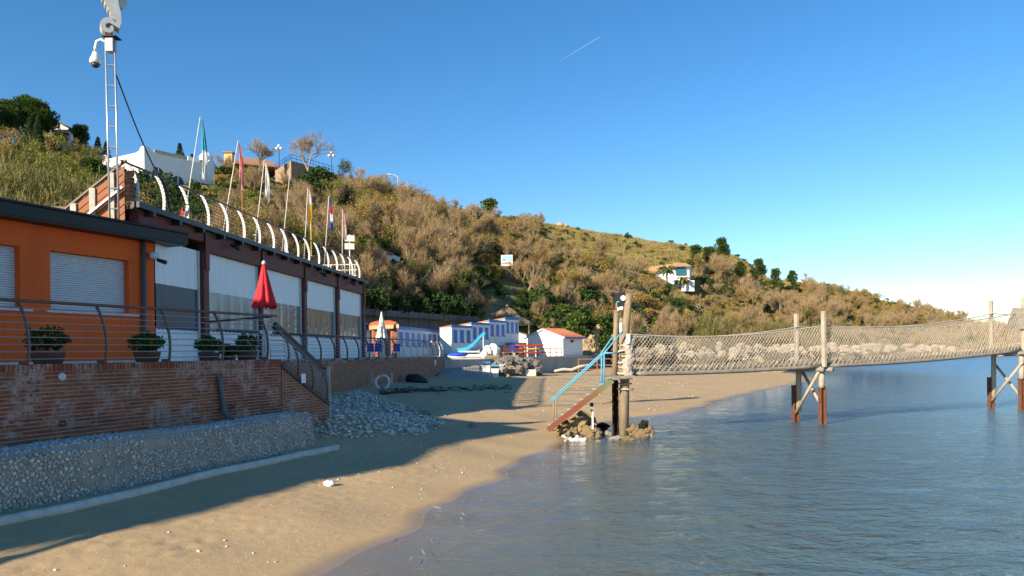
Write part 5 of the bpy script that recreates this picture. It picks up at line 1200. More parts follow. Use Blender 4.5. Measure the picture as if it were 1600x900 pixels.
q = at(358,250,120); mb = MB(); mb.box((q.x,q.y,z_+1.5), (1.3,1.0,1.8)); ch = mb.build('chimney', tan, ro_); mb = MB(); mb.box((q.x,q.y,z_+2.5), (1.7,1.4,.22)); mb.build('chimney_cap', rt, ch)
for px in (374,386):
    q = at(px,274,116.5); mb = MB(); mb.box(q, (1.1,.5,1.3), .3); mb.build('window', M('dark_opening', (.06,.065,.07)), tv)
tw = poly_house('garden_terrace', [at(430,275,118), at(455,275,112), at(522,280,120), at(500,275,128)], at(0,0,1).z*0+hb.z-5, H+(551-258)/FPX*116, 'tan stone garden terrace wall with blue railing at the hill brow', M('tan_stone', (.34,.24,.16), .95, .35, 1.2, .6, 4), 'wall')
zt2 = H+(551-258)/FPX*116; bl = M('blue_iron', (.03,.07,.30), .5)
for p, q in ((at(455,275,112),at(522,280,120)),(at(430,275,118),at(455,275,112))):
    for z_ in (.45,.95): 
        mb = MB(); mb.bar(Vector((p.x,p.y,zt2+z_)), Vector((q.x,q.y,zt2+z_)), .06); mb.build('rail', bl, tw)
    for i in range(9):
        r_ = lerp(p,q,i/8); mb = MB(); mb.bar(Vector((r_.x,r_.y,zt2-.05)), Vector((r_.x,r_.y,zt2+.95)), .06); mb.build('baluster', bl, tw)
for px, py, D_, lab in ((436,232,118.5,'white globe lamp at the left corner of the garden terrace'),(518,243,119.5,'white globe lamp at the right corner of the garden terrace')):
    q = at(px,py,D_); t = thing('globe_lamp', (q.x,q.y,zt2), lab, 'lamp', 'globe lamps on the garden terrace')
    mb = MB(); mb.tube([(q.x,q.y,zt2-.1), (q.x,q.y,q.z)], .06, 6); mb.build('post', M('dark_steel', (.06,.05,.05)), t)
    for dx, dz in ((-.35,0),(.35,0),(0,.4)):
        mb = MB(); mb.lathe((q.x+dx,q.y,q.z+dz-.25), [(.05,0),(.2,.08),(.27,.25),(.2,.42),(.05,.5)], 12); mb.build('globe', pale, t, True)
# grey house top left
GD = 110.0; gh = thing('hilltop_house', at(90,225,GD), 'pale grey gabled house between the pines at top left', 'house'); gw_ = M('grey_white', (.55,.55,.56), .85, .1, 1); bkv = Vector((-2.0,8,0))
fp_ = [at(66,232,GD), at(107,232,GD), at(107,200,GD), at(76,184,GD), at(66,184,GD)]
mb = MB(); mb.prism(fp_, [p+bkv for p in fp_]); mb.build('wall', gw_, gh)
a, b = at(73,182,GD-.6), at(109.5,201,GD-.6); mb = MB(); u = Vector((0,0,.3)); e_ = bkv*1.1; mb.hexa([a, b, b+e_, a+e_, a+u, b+u, b+e_+u, a+e_+u]); mb.build('roof', M('slate', (.10,.11,.13), .8), gh)
for px, py, w_, h_ in ((88,195,.7,.8),(98,211,1.9,1.5),(90,212,1.2,1.6)):
    mb = MB(); mb.box(at(px,py,GD-.05), (w_,.3,h_)); wd_ = mb.build('window', M('dark_opening', (.06,.065,.07)), gh)
mb = MB(); mb.bar(at(82,206,GD-.8), at(108,207,GD-.8), .8, .2); mb.build('balcony', gw_, gh)
# farmhouse with palms
fb = hill_at(1040,438, 100); FD = fb.y; k_ = FD/FPX
fh = thing('farmhouse', fb, 'long white farmhouse with orange roof and blue glazed porch among palms', 'house')
def fp(px, py, dd=0): return at(px, py, FD+dd)
mb = MB(); mb.prism([fp(998,445), fp(1052,445), fp(1056,445,10), fp(1002,445,10)], [fp(998,427), fp(1052,421), fp(1056,421,10), fp(1002,427,10)]); mb.build('wing', bright, fh)
mb = MB(); mb.prism([fp(994,428,-.8), fp(1054,421,-.8), fp(1058,421,10), fp(1000,428,10)], [fp(1001,419,3), fp(1052,412,3), fp(1054,412,7), fp(1002,419,7)]); mb.build('wing_roof', M('orange_tile', (.50,.29,.13), .9, .25, 1), fh)  # orange tile colour of the farmhouse roofs
mb = MB(); mb.prism([fp(1046,450,-1), fp(1077,452,-1), fp(1080,452,9), fp(1050,450,9)], [fp(1046,417,-1), fp(1077,416,-1), fp(1080,416,9), fp(1050,417,9)]); mb.build('main_block', bright, fh)
mb = MB(); mb.prism([fp(1042,417,-2), fp(1080,416,-2), fp(1082,416,10), fp(1046,417,10)], [fp(1054,410,2), fp(1072,411,2), fp(1072,411,7), fp(1056,410,7)]); mb.build('main_roof', M('orange_tile', (.5,.29,.13)), fh)
mb = MB(); mb.prism([fp(1056,430,-1.3), fp(1072,430,-1.3), fp(1072,418,-1.3), fp(1056,418,-1.3)], [fp(1056,430,-1.02), fp(1072,430,-1.02), fp(1072,418,-1.02), fp(1056,418,-1.02)]); mb.build('glazed_porch', M('teal_glass', (.03,.12,.16), .15), fh)
for px, py in ((1003,432),(1009,431.5),(1019,430.5),(1057,441),(1066,442)):
    mb = MB(); mb.box(fp(px,py,-.1 if px < 1050 else -1.1), (.9,.3,.9)); mb.build('window', M('dark_opening', (.06,.065,.07)), fh)
mb = MB(); mb.prism([fp(1065,455,-5), fp(1085,455,-5), fp(1085,455,0), fp(1065,455,0)], [fp(1065,439,-5), fp(1085,438,-5), fp(1085,438,0), fp(1065,439,0)]); mb.build('lower_wall', bright, fh)
# street lamp, wooden pole, billboard, far lamp
def street_lamp(px, py0, py1, D_, label, arm=-1):
    a, b = at(px,py1,D_), at(px,py0,D_); t = thing('street_lamp', a, label, 'street lamp')
    mb = MB(); mb.tube([a-Vector((0,0,2)), b, b+Vector((arm*.5,0,.4)), b+Vector((arm*1.2,0,.5))], [.12,.09,.08,.07], 6); mb.build('pole', M('lamp_grey', (.5,.52,.55), .5), t, True)
    mb = MB(); mb.bar(b+Vector((arm*1.1,0,.5)), b+Vector((arm*2.0,0,.55)), .4, .2); mb.build('lamp_head', M('lamp_grey', (.5,.52,.55)), t, bevel=.05)
street_lamp(622,277,300,137,'tall street lamp with curved arm on the hill brow')
q = hill_at(127,243); t = thing('utility_pole', q, 'grey wooden utility pole on the upper left slope', 'pole'); mb = MB(); mb.tube([q-Vector((0,0,1)), q+Vector((0,0,3.1))], .11, 8); mb.build('shaft', M('pale_post', (.46,.43,.38)), t)
mb = MB(); e_ = at(20,240,q.y-8); mb.tube([q+Vector((0,0,2.7)), lerp(q+Vector((0,0,2.7)),e_,.5)-Vector((0,0,.5)), e_], .05, 4); mb.build('cable', M('lamp_grey', (.5,.52,.55)), t)
q = hill_at(792,426); q = at(792,407,q.y-2.5); t = thing('billboard', q-Vector((0,0,3)), 'small square white and blue billboard on the wooded slope', 'billboard')
bw = 18/FPX*q.y; mb = MB(); mb.box(q, (bw,.1,bw*.95), -.1); mb.build('panel', pale, t)
def strp(cx, cz, w_, h_, col, nm):
    mb = MB(); mb.box(q+Vector((cx*bw,-.07,cz*bw)), (w_*bw,.03,h_*bw), -.1); mb.build(nm, M('print_'+nm, col, .6, .3, 3), t)
strp(.0,.20,.86,.42,(.30,.52,.68),'sky_print'); strp(.3,.3,.2,.2,(.12,.45,.62),'blue_print'); strp(-.05,-.22,.82,.14,(.30,.28,.36),'lettering_band'); strp(-.25,.05,.2,.1,(.2,.2,.27),'lettering_mark'); strp(.05,.12,.14,.22,(.2,.22,.3),'lettering_stroke')
for sx in (-.4,.4):
    mb = MB(); mb.tube([q+Vector((sx*bw,.12,-bw*.5-3.5)), q+Vector((sx*bw,.12,bw*.5))], .06, 6); mb.build('post', grey_wood, t)
q = at(1283,470,225); t = thing('bird_box', q, 'pale box on a post on the far right slope', 'box'); mb = MB(); mb.box(q, (1.2,.8,.8)); mb.build('box', pale, t); mb = MB(); mb.tube([q-Vector((0,0,6)), q], .15, 6); mb.build('post', grey_wood, t)
q = at(1519,476,60); 
# mid slope road with parked car
q = hill_at(590,414); mb = MB(); mb.box(q+Vector((0,1.5,-.8)), (16,5,1.6), .25); struct(mb.build('road', M('asphalt', (.06,.06,.06), .9)))
t = thing('parked_car', q+Vector((0,0,0)), 'silver car parked on the mid slope road behind the restaurant roof', 'car'); silver = M('silver_paint', (.42,.44,.46), .3, .1, 2, metal=.4)
cx = q+Vector((.2,.6,.0))
def cpt(x, y, z): a = .25; return Vector((cx.x+x*math.cos(a)-y*math.sin(a), cx.y+x*math.sin(a)+y*math.cos(a), cx.z+z))
prof = [(-2.1,.35),(-2.1,.75),(-1.95,.9),(-1.2,.98),(-.5,1.42),(.9,1.45),(1.7,1.0),(2.1,.9),(2.1,.35)]
mb = MB(); mb.prism([cpt(x,-.85,z) for x,z in prof], [cpt(x,.85,z) for x,z in prof]); mb.build('body', silver, t, bevel=.06)
mb = MB(); gl_ = [(-1.0,1.02),(-.45,1.36),(.85,1.39),(1.45,1.04)]; mb.prism([cpt(x,-.87,z) for x,z in gl_], [cpt(x,-.853,z) for x,z in gl_]); mb.build('side_window', M('dark_glass', (.02,.025,.03), .1), t)
for x in (-1.3,1.3):
    for y in (-.87,.87): mb = MB(); mb.tube([cpt(x,y-.1,.33), cpt(x,y+.1,.33)], .33, 14); mb.build('wheel', M('tyre', (.02,.02,.02), .8), t)
# contrail high in the sky
mb = MB(); a, b = at(876,95,6000), at(938,57,6000); mb.tube([a, lerp(a,b,.5), b], [1.5,3,4], 8)
T = NT('contrail_ice'); D1 = T.n('ShaderNodeBsdfDiffuse'); D1.inputs[0].default_value = (.9,.9,.9,1); TP_ = T.n('ShaderNodeBsdfTransparent'); X_ = T.n('ShaderNodeMixShader'); X_.inputs[0].default_value = .07; T.l(TP_.outputs[0], X_.inputs[1]); T.l(D1.outputs[0], X_.inputs[2]); T.l(X_.outputs[0], T.out.inputs[0])
tag(mb.build('contrail', T.m, None, True), 'short faint white contrail high in the blue sky', 'contrail')

# breakwater boulders along the far shore
rg4 = random.Random(55); n = 0
def shore_rock(px, py, D_, s_, lab, grp, kd='rubble'):
    global n
    c = at(px, py, D_); rock(kd, n, c, (s_, s_*.8, s_*rg4.uniform(.5,.8)), lab, rg4.uniform(0,6), grp, rg4.uniform(-.4,.4)); n += 1
for i in range(120):
    px = 985+rg4.random()*255; f = (px-985)/255; D_ = lerp(74, 128, f)+rg4.uniform(-4,4); py = lerp(553,555,f)+rg4.gauss(0,6)-3
    shore_rock(px, min(py,561), D_, rg4.uniform(.3,.8)*D_/95, 'pale limestone boulder in the heap behind the first net span', 'boulders behind the first net span')
for i in range(90):
    px = 1240+rg4.random()*250; f = (px-1240)/250; D_ = lerp(130, 185, f)+rg4.uniform(-5,5); py = lerp(549,546,f)+rg4.gauss(0,3)-1
    shore_rock(px, py, D_, rg4.uniform(.5,1.2), 'pale limestone boulder in the breakwater behind the second net span', 'boulders behind the second net span')
for i in range(40):
    px = 1400+rg4.random()*260; D_ = lerp(186, 215, (px-1400)/260)+rg4.uniform(-2,4); c = at(px, 553, D_); c.z = rg4.uniform(.0,1.3); rock('ochre', i, c, (rg4.uniform(1.2,3),1.6,rg4.uniform(.6,1.3)), 'low tan shore rock on the far water line at the right', rg4.uniform(0,3), 'far shore rocks')
# ------------------------------------------------------------ vegetation
twig_m = leaf_mat('twig', [(.34,.245,.12),(.27,.19,.10),(.39,.29,.15),(.30,.205,.13)], .1); bark = M('bark', (.20,.155,.11), .95, .4, 6); bark_p = M('pale_bark', (.34,.28,.21), .95, .35, 5)
ochre_l = leaf_mat('ochre_leaf', [(.38,.27,.085),(.30,.22,.07),(.43,.31,.10),(.25,.205,.06),(.34,.22,.085)], .35)
olive_l = leaf_mat('olive_leaf', [(0.218,0.218,0.052),(0.149,0.167,0.04),(0.299,0.265,0.069),(0.115,0.138,0.034)], .35)
green_l = leaf_mat('green_leaf', [(0.081,0.128,0.027),(0.061,0.101,0.024),(0.121,0.162,0.038),(0.047,0.081,0.02)], .3)
dark_l = leaf_mat('dark_leaf', [(0.035,0.067,0.022),(0.048,0.088,0.029),(0.029,0.056,0.021),(0.064,0.096,0.032)], .2)
pine_l = leaf_mat('pine_needle', [(0.046,0.085,0.021),(0.065,0.111,0.026),(0.036,0.068,0.019),(0.085,0.124,0.033)], .2)
reed_l = leaf_mat('reed', [(.27,.22,.085),(.20,.19,.065),(.13,.15,.045),(.33,.26,.115),(.11,.125,.035)], .35)
grass_l = leaf_mat('dry_grass', [(0.396,0.312,0.12),(0.312,0.264,0.096),(0.24,0.216,0.072),(0.456,0.348,0.156)], .35)
def rv(r): return Vector((r.gauss(0,1), r.gauss(0,1), r.gauss(0,1))).normalized()
class TreeMesh:              # unit: metres; origin at the trunk base
    def __init__(s): s.trunk = MB(); s.crown = MB()
    def leaf(s, p, d, sz, r, asp=.55):
        a = rv(r); a = (a-d*a.dot(d)); a = a.normalized() if a.length > .01 else Vector((1,0,0)); s.crown.add([p-d*sz*.5, p+a*sz*asp*.5, p+d*sz*.5, p-a*sz*asp*.5], [(0,1,2,3)])
    def twig(s, p, d, L, w, r):
        a = rv(r); a = (a-d*a.dot(d)).normalized()*w; s.crown.add([p-a, p+a, p+d*L+Vector((0,0,L*.1))], [(0,1,2)])
def branch(tm, r, p, d, L, rad, lev, tips, spread):
    n = 3; pts = [p]; q = p; dd = d
    for i in range(n): dd = (dd+rv(r)*.16+Vector((0,0,.05))).normalized(); q = q+dd*L/n; pts.append(q)
    tm.trunk.tube(pts, [lerp(rad, rad*.55, i/n) for i in range(n+1)], 5 if lev < 2 else 3, False)
    if lev >= 3: tips.append((q, dd)); return
    for k in range(r.choice((2,3,3)) if lev else 4):
        f = r.uniform(.45,1.0); b = lerp(p, q, f); nd = (dd+rv(r)*spread+Vector((0,0,.15))).normalized(); branch(tm, r, b, nd, L*r.uniform(.55,.75), rad*.5, lev+1, tips, spread)
    tips.append((q, dd))
def broad_tree(seed, h, kind, lean=0):
    r = random.Random(seed); tm = TreeMesh(); tips = []
    stems = 1 if kind != 'scrub' else 3
    for s_ in range(r.choice((2,3)) if kind == 'bare' else stems):
        d = Vector((r.gauss(0,.18)+lean, r.gauss(0,.18), 1)).normalized(); branch(tm, r, Vector((r.gauss(0,.15), r.gauss(0,.15), -.6)), d, h*.5, h*.018+.02, 0, tips, .75)
    for (p, d) in tips:
        if kind == 'bare': nt_, nl = 30, 1
        elif kind == 'ochre': nt_, nl = 12, 13
        else: nt_, nl = 3, 26
        cr = h*.11
        for k in range(nt_):
            nd = (d*.7+rv(r)*.8+Vector((0,0,.35))).normalized(); tm.twig(p-d*r.uniform(0,h*.12)+rv(r)*cr*.3, nd, r.uniform(.07,.17)*h, .0065*h/5+.004, r)
        for k in range(nl):
            tm.leaf(p+rv(r)*cr*r.uniform(.1,1.25), rv(r), r.uniform(.12,.26)*(h/5)**.5, r)
    return tm
def bush(seed, w_, h, n, lsz, lobes=9):
    r = random.Random(seed); tm = TreeMesh(); L = []
    for i in range(lobes): a = r.uniform(0,6.28); q = r.uniform(0,.75)*w_; L.append((Vector((q*math.cos(a), q*math.sin(a), h*r.uniform(.35,.8)*(1-.35*q/w_))), r.uniform(.3,.48)*w_))
    for (c, rad) in L:
        tm.trunk.tube([Vector((c.x*.15,c.y*.15,-.5)), Vector((c.x*.6,c.y*.6,c.z*.55)), c], [.05,.035,.015], 4, False)
        for k in range(n//lobes):
            d = rv(r); d.z = abs(d.z)*.9-.15 if r.random() < .7 else d.z; p = c+d*rad*r.uniform(.7,1.05); tm.leaf(p, (rv(r)+d*.4).normalized(), lsz*r.uniform(.6,1.4), r, .6)
    return tm
def pine(seed, h, shape):
    r = random.Random(seed); tm = TreeMesh(); tm.trunk.tube([(0,0,-.6),(.1,.05,h*.4),(0,0,h*.9)], [h*.028,h*.022,h*.008], 7, False); L = []
    if shape == 'umbrella':
        for i in range(60): a = r.uniform(0,6.28); q = h*.40*math.sqrt(r.random()); L.append((Vector((q*math.cos(a), q*math.sin(a), h*(.86-.26*(q/(h*.42))**2)-h*.22*r.random()**2)), h*.12*r.uniform(.8,1.15)))
    elif shape == 'cone':
        for i in range(16):
            f = i/15
            for k in range(5): a = 6.28*(k/5+r.uniform(-.1,.1)+i*.13); q = h*.2*(1-f)+.1; L.append((Vector((q*math.cos(a), q*math.sin(a), h*(.15+.83*f)-q*.15)), h*.055*(1.2-f*.8)))
    else:
        for i in range(34): f = r.random()**.8; a = r.uniform(0,6.28); q = h*.34*(1-f*.75)*math.sqrt(r.random()); L.append((Vector((q*math.cos(a), q*math.sin(a), h*(.10+.86*f))), h*.105*r.uniform(.8,1.25)))
    for (c, rad) in L:
        if shape != 'cone': tm.trunk.tube([Vector((0,0,c.z*.72)), c], [.06,.03], 4, False)
        for k in range(330 if shape != 'cone' else 50):
            d = rv(r); p = c+Vector((d.x*rad, d.y*rad, d.z*rad*.7))*r.uniform(.55,1.05); tm.twig(p, (d+Vector((0,0,.4))).normalized(), h*.035, h*.0085, r)
    return tm
def cypress(seed, h):
    r = random.Random(seed); tm = TreeMesh(); tm.trunk.tube([(0,0,-.5),(0,0,h*.8)], [.15,.04], 6, False)
    for k in range(1800): f = r.random(); rad = h*.085*math.sin(min(1,f*1.6+.25)*1.57)*(1-f**3); a = r.uniform(0,6.28); tm.twig(Vector((rad*math.cos(a), rad*math.sin(a), h*(.05+.93*f))), Vector((math.cos(a)*.4, math.sin(a)*.4, 1)).normalized(), h*.05, h*.007, r)
    return tm
def palm(seed, h, fl):
    r = random.Random(seed); tm = TreeMesh(); tm.trunk.tube([(0,0,-.5),(0,0,h)], [.35,.28], 8, False)
    for k in range(34):
        a = 6.28*k/34*2.4; up_ = r.uniform(-.2,1.0); d = Vector((math.cos(a), math.sin(a), up_)); p = Vector((0,0,h))
        for j in range(8):
            q = p+d*fl/8; s_ = Vector((-math.sin(a), math.cos(a), 0))*.42*math.sin((j+1)/9*3.1)
            tm.crown.add([p, p+s_-Vector((0,0,.25)), q+s_*.9-Vector((0,0,.25)), q], [(0,1,2,3)]); tm.crown.add([p, q, q-s_*.9-Vector((0,0,.25)), p-s_-Vector((0,0,.25))], [(0,1,2,3)])
            p = q; d = (d-Vector((0,0,.22))).normalized()
    return tm
def reeds(seed, h, n, w_):
    r = random.Random(seed); tm = TreeMesh()
    for k in range(n):
        b = Vector((r.gauss(0,w_), r.gauss(0,w_), -.3)); d = Vector((r.gauss(0,.12), r.gauss(0,.12), 1)).normalized(); L = h*r.uniform(.6,1.05); tm.twig(b, d, L, .022, r)
        for j in range(7): p = b+d*L*r.uniform(.25,.95); a = r.uniform(0,6.28); tm.twig(p, Vector((math.cos(a), math.sin(a), r.uniform(-.1,.9))).normalized(), r.uniform(.35,.7), .03, r)
        if r.random() < .35:
            for j in range(6): tm.twig(b+d*L*(.92+.03*j), (d+rv(r)*.35).normalized(), .32, .03, r)
    return tm
def grass(seed, n, w_, h):
    r = random.Random(seed); tm = TreeMesh()
    for k in range(n): a, q = r.uniform(0,6.28), w_*math.sqrt(r.random()); tm.twig(Vector((q*math.cos(a), q*math.sin(a), -.05)), Vector((r.gauss(0,.35), r.gauss(0,.35), 1)).normalized(), h*r.uniform(.5,1.1), .035, r)
    return tm
def meshes(tm, name, cm, bm_): 
    out = []
    for mb, m_, nm in ((tm.trunk,bm_,'trunk'),(tm.crown,cm,'crown')):
        if not mb.v: out.append(None); continue
        me = bpy.data.meshes.new(nm); me.from_pydata(mb.v, [], mb.f); me.materials.append(m_); me.update(); out.append(me)
    return out
K = {}
K['bare'] = [meshes(broad_tree(100+i, 5.2+.4*i, 'bare', .05*i-.1), 'b', twig_m, bark_p if i % 2 else bark) for i in range(5)]
K['ochre'] = [meshes(broad_tree(200+i, 4.6+.4*i, 'ochre'), 'o', ochre_l, bark) for i in range(4)]
K['olive'] = [meshes(broad_tree(250+i, 4.4+.4*i, 'ochre'), 'o', olive_l, bark) for i in range(3)]
K['bush'] = [meshes(bush(300+i, 1.5, 2.3, 900, .26), 'u', green_l, bark) for i in range(3)]
K['dbush'] = [meshes(bush(320+i, 1.6, 2.6, 1000, .26), 'u', dark_l, bark) for i in range(3)]
K['obush'] = [meshes(bush(340+i, 1.4, 1.9, 800, .24), 'u', olive_l, bark) for i in range(2)]
K['ybush'] = [meshes(bush(360+i, 1.4, 2.1, 800, .24), 'u', ochre_l, bark) for i in range(2)]
K['oak'] = [meshes(bush(400+i, 2.6, 5.2, 2600, .34, 16), 'k', green_l if i else dark_l, bark) for i in range(3)]
K['umbrella'] = [meshes(pine(500, 9, 'umbrella'), 'p', pine_l, bark)]
K['pine'] = [meshes(pine(510+i, 9, 'round'), 'p', pine_l, bark) for i in range(2)]
K['fir'] = [meshes(pine(520, 7, 'cone'), 'p', dark_l, bark)]
K['cypress'] = [meshes(cypress(530, 7), 'c', dark_l, bark)]
K['palm'] = [meshes(palm(540, 5, 3.6), 'p', pine_l, bark), meshes(palm(541, 3.0, 3.0), 'p', olive_l, bark)]
K['reed'] = [meshes(reeds(600+i, 3.3, 46, .55), 'r', reed_l, bark) for i in range(3)]
K['grass'] = [meshes(grass(620+i, 150, .9, .55), 'g', grass_l, bark) for i in range(2)]
def plant(kind, var, p, sc, rz, name, label, cat, group=None, sz=None):
    tr, cr = K[kind][var % len(K[kind])]; t = bpy.data.objects.new(name, None); COL.objects.link(t); t.location = p; t.rotation_euler = (0,0,rz); t.scale = (sc,sc,sc*(sz or 1)); t.empty_display_size = .1
    tag(t, label, cat, group)
    for me, nm in ((tr,'trunk'),(cr,'crown')):
        if me is None: continue
        o = bpy.data.objects.new(nm, me); COL.objects.link(o); o.parent = t
    return t
rv_ = random.Random(42)
# single trees one can point to
SP = [('umbrella',0,38,190,104,1.0,'umbrella_pine','broad umbrella pine at the top left corner','tree'),('umbrella',0,-15,200,100,.85,'umbrella_pine','second umbrella pine cut by the left frame edge','tree'),
 ('pine',0,64,205,106,.75,'pine_tree','dark pine left of the grey hilltop house','tree'),('pine',1,126,212,107,.62,'pine_tree','round dark pine right of the grey hilltop house','tree'),
 ('fir',0,153,222,112,.62,'fir_tree','small fir left of the mast on the skyline','tree'),('fir',0,166,224,112,.55,'fir_tree','small fir right beside the mast on the skyline','tree'),
 ('fir',0,281,248,118,.75,'fir_tree','fir behind the white villa roof','tree'),('fir',0,300,252,118,.5,'fir_tree','shorter fir behind the white villa roof','tree'),
 ('cypress',0,47,235,82,.9,'cypress_tree','dark cypress on the left slope below the umbrella pine','tree'),('cypress',0,60,238,80,.95,'cypress_tree','taller cypress on the left slope','tree'),
 ('bare',2,405,258,111,.85,'garden_tree','bare branching tree with yellow leaves left on the garden terrace','tree'),('bare',3,482,256,111,.85,'garden_tree','bare branching tree right on the garden terrace','tree'),
 ('oak',0,497,305,100,1.05,'evergreen_tree','dark evergreen below the garden terrace','tree'),('pine',0,1128,427,-1,1.0,'pine_tree','tallest dark pine on the far ridge','tree'),('pine',1,1107,432,-1,.8,'pine_tree','bright round pine right of the farmhouse','tree'),
 ('pine',1,1087,430,-1,.8,'pine_tree','round pine directly behind the farmhouse','tree'),('pine',0,1186,454,-1,.95,'pine_tree','pointed pine right of the ridge dip','tree'),('pine',1,1212,457,-1,.8,'pine_tree','wide pine right of the pointed pine','tree'),('pine',0,1238,458,-1,.75,'pine_tree','low rounded pine at the right end of the pine group','tree'),
 ('pine',0,1157,452,-1,.75,'pine_tree','dark shadowed pine below the ridge dip','tree'),('oak',1,902,508,88,1.0,'evergreen_tree','broad green tree behind the white house roof','tree'),('oak',2,935,514,90,1.0,'evergreen_tree','green tree right of the white house roof','tree'),('oak',1,880,512,92,.8,'evergreen_tree','lower green tree left behind the white house','tree'),
 ('palm',0,1042,432,0,.62,'palm_tree','tall dark palm before the farmhouse','palm'),('palm',1,1068,437,0,.55,'palm_tree','short yellowish palm at the farmhouse porch','palm'),
 ('bare',1,972,530,84,1.0,'bare_tree','pale forked bare tree right behind the pier posts','tree'),('bare',3,1045,535,100,.9,'bare_tree','bare tree above the start of the net','tree'),('bare',0,580,470,66,1.05,'bare_tree','slanting bare tree just right of the restaurant','tree'),('bare',2,690,470,78,1.05,'bare_tree','pale leaning bare tree above the retaining wall','tree'),
 ('oak',1,765,333,158,.95,'evergreen_tree','rounded bright green bush tree on the skyline','tree')]
for (kd, v, px, py, D_, sc, nm, lab, ct) in SP:
    if D_ == 0: D_ = FD-6
    if D_ < 0: D_ = hill_at(px, py, 120).y
    q = at(px, py, D_); z_ = hz1(q.x, q.y)
    if kd == 'palm': z_ = q.z-1.5
    if nm == 'garden_tree': z_ = q.z-.6
    plant(kd, v, Vector((q.x,q.y,z_ if abs(z_-q.z) < 6 else q.z-1)), sc, rv_.uniform(0,6.28), nm, lab, ct)
# woods of the slope: the standing trees, each its own object
ZN = [(-300,330,'on the slope above the orange house roof'),(330,560,'on the slope behind the roof flags'),(560,830,'on the wooded slope above the cabin rows'),(830,1000,'on the slope between the white house and the ridge'),(1000,1260,'on the slope above the first net span'),(1260,1750,'on the far right slope above the second net span')]
def zone(t):
    for a, b, s_ in ZN:
        if a <= t < b: return s_
    return ZN[-1][2]
TREENAME = {'bare':('bare_tree','leafless brown tree'),'ochre':('autumn_tree','ochre leaved autumn tree'),'olive':('olive_tree','olive green small tree'),'oak':('evergreen_tree','dark leafy evergreen tree')}
keep = [(160,340,75,93),(330,530,95,122),(60,120,85,110),(985,1090,FD-14,FD+6),(562,625,60,None),(770,815,90,None)]
def clear(t, D, tall=True):
    if 150 < t < 345 and (58 if tall else 80) < D < 104: return False
    if 330 < t < 525 and (70 if tall else 108) < D < 130: return False
    if 66 < t < 118 and D > 88: return False
    if 1070 < t < 1255 and D > 185 and tall: return False
    if 965 < t < 1098 and (FD-75 if tall else FD-12) < D < FD+12: return False
    if 560 < t < 622 and 84 < D < 108 and tall and False: return False
    if 752 < t < 842 and D < (96 if tall else 88): return False
    if 765 < t < 822 and BBY-18 < D < BBY+6 and tall: return False
    return True
BBY = hill_at(792,426).y; CARY = hill_at(590,414).y
def sample(lo=-.02, hi=1.0, t0=-260, t1=1740):
    while True:
        t = rv_.uniform(t0, t1); s_ = lo+(hi-lo)*rv_.random(); dt = np.interp(t, TOE_T, TOE_D); dc = np.interp(t, TP, DCR); D = dt+(dc-dt)*s_; x = (t-800)/FPX*D; return t, s_, D, x
cnt = 0
while cnt < 420:
    t, s_, D, x = sample(.0, .97)
    if not clear(t, D) or (575 < t < 616 and CARY-12 < D < CARY+2): continue
    if t < 170 and s_ < .26: continue
    if 850 < t < 1190 and s_ > .5: continue
    if t > 1180 and s_ > .9: continue
    if D > 190 and rv_.random() < .2: pass
    u = rv_.random()
    if t < 330: kd = 'oak' if u < .4 else ('olive' if u < .75 else 'ochre')
    elif t < 560: kd = 'olive' if u < .45 else ('ochre' if u < .72 else ('oak' if u < .86 else 'bare'))
    elif t < 900: kd = ('bare' if u < .42 else 'ochre' if u < .8 else 'olive' if u < .93 else 'oak') if s_ > .2 else ('bare' if u < .4 else 'olive' if u < .7 else 'oak')  # more evergreens near the foot, standing in for its shade
    else: kd = 'bare' if u < .58 else ('ochre' if u < .82 else 'olive')
    sc = rv_.uniform(.75,1.15)*(.6 if s_ > .85 else 1)*(1.15 if D > 170 else 1)*(.62 if kd == 'oak' else 1)
    if s_ > .72 and t > 560: sc *= .7
    nm, lb = TREENAME[kd]; zn = zone(t)
    plant(kd, rv_.randrange(9), Vector((x,D,hz1(x,D)-.1)), sc, rv_.uniform(0,6.28), nm, '%s %s' % (lb, zn), 'tree', '%ss %s' % (lb, zn)); cnt += 1
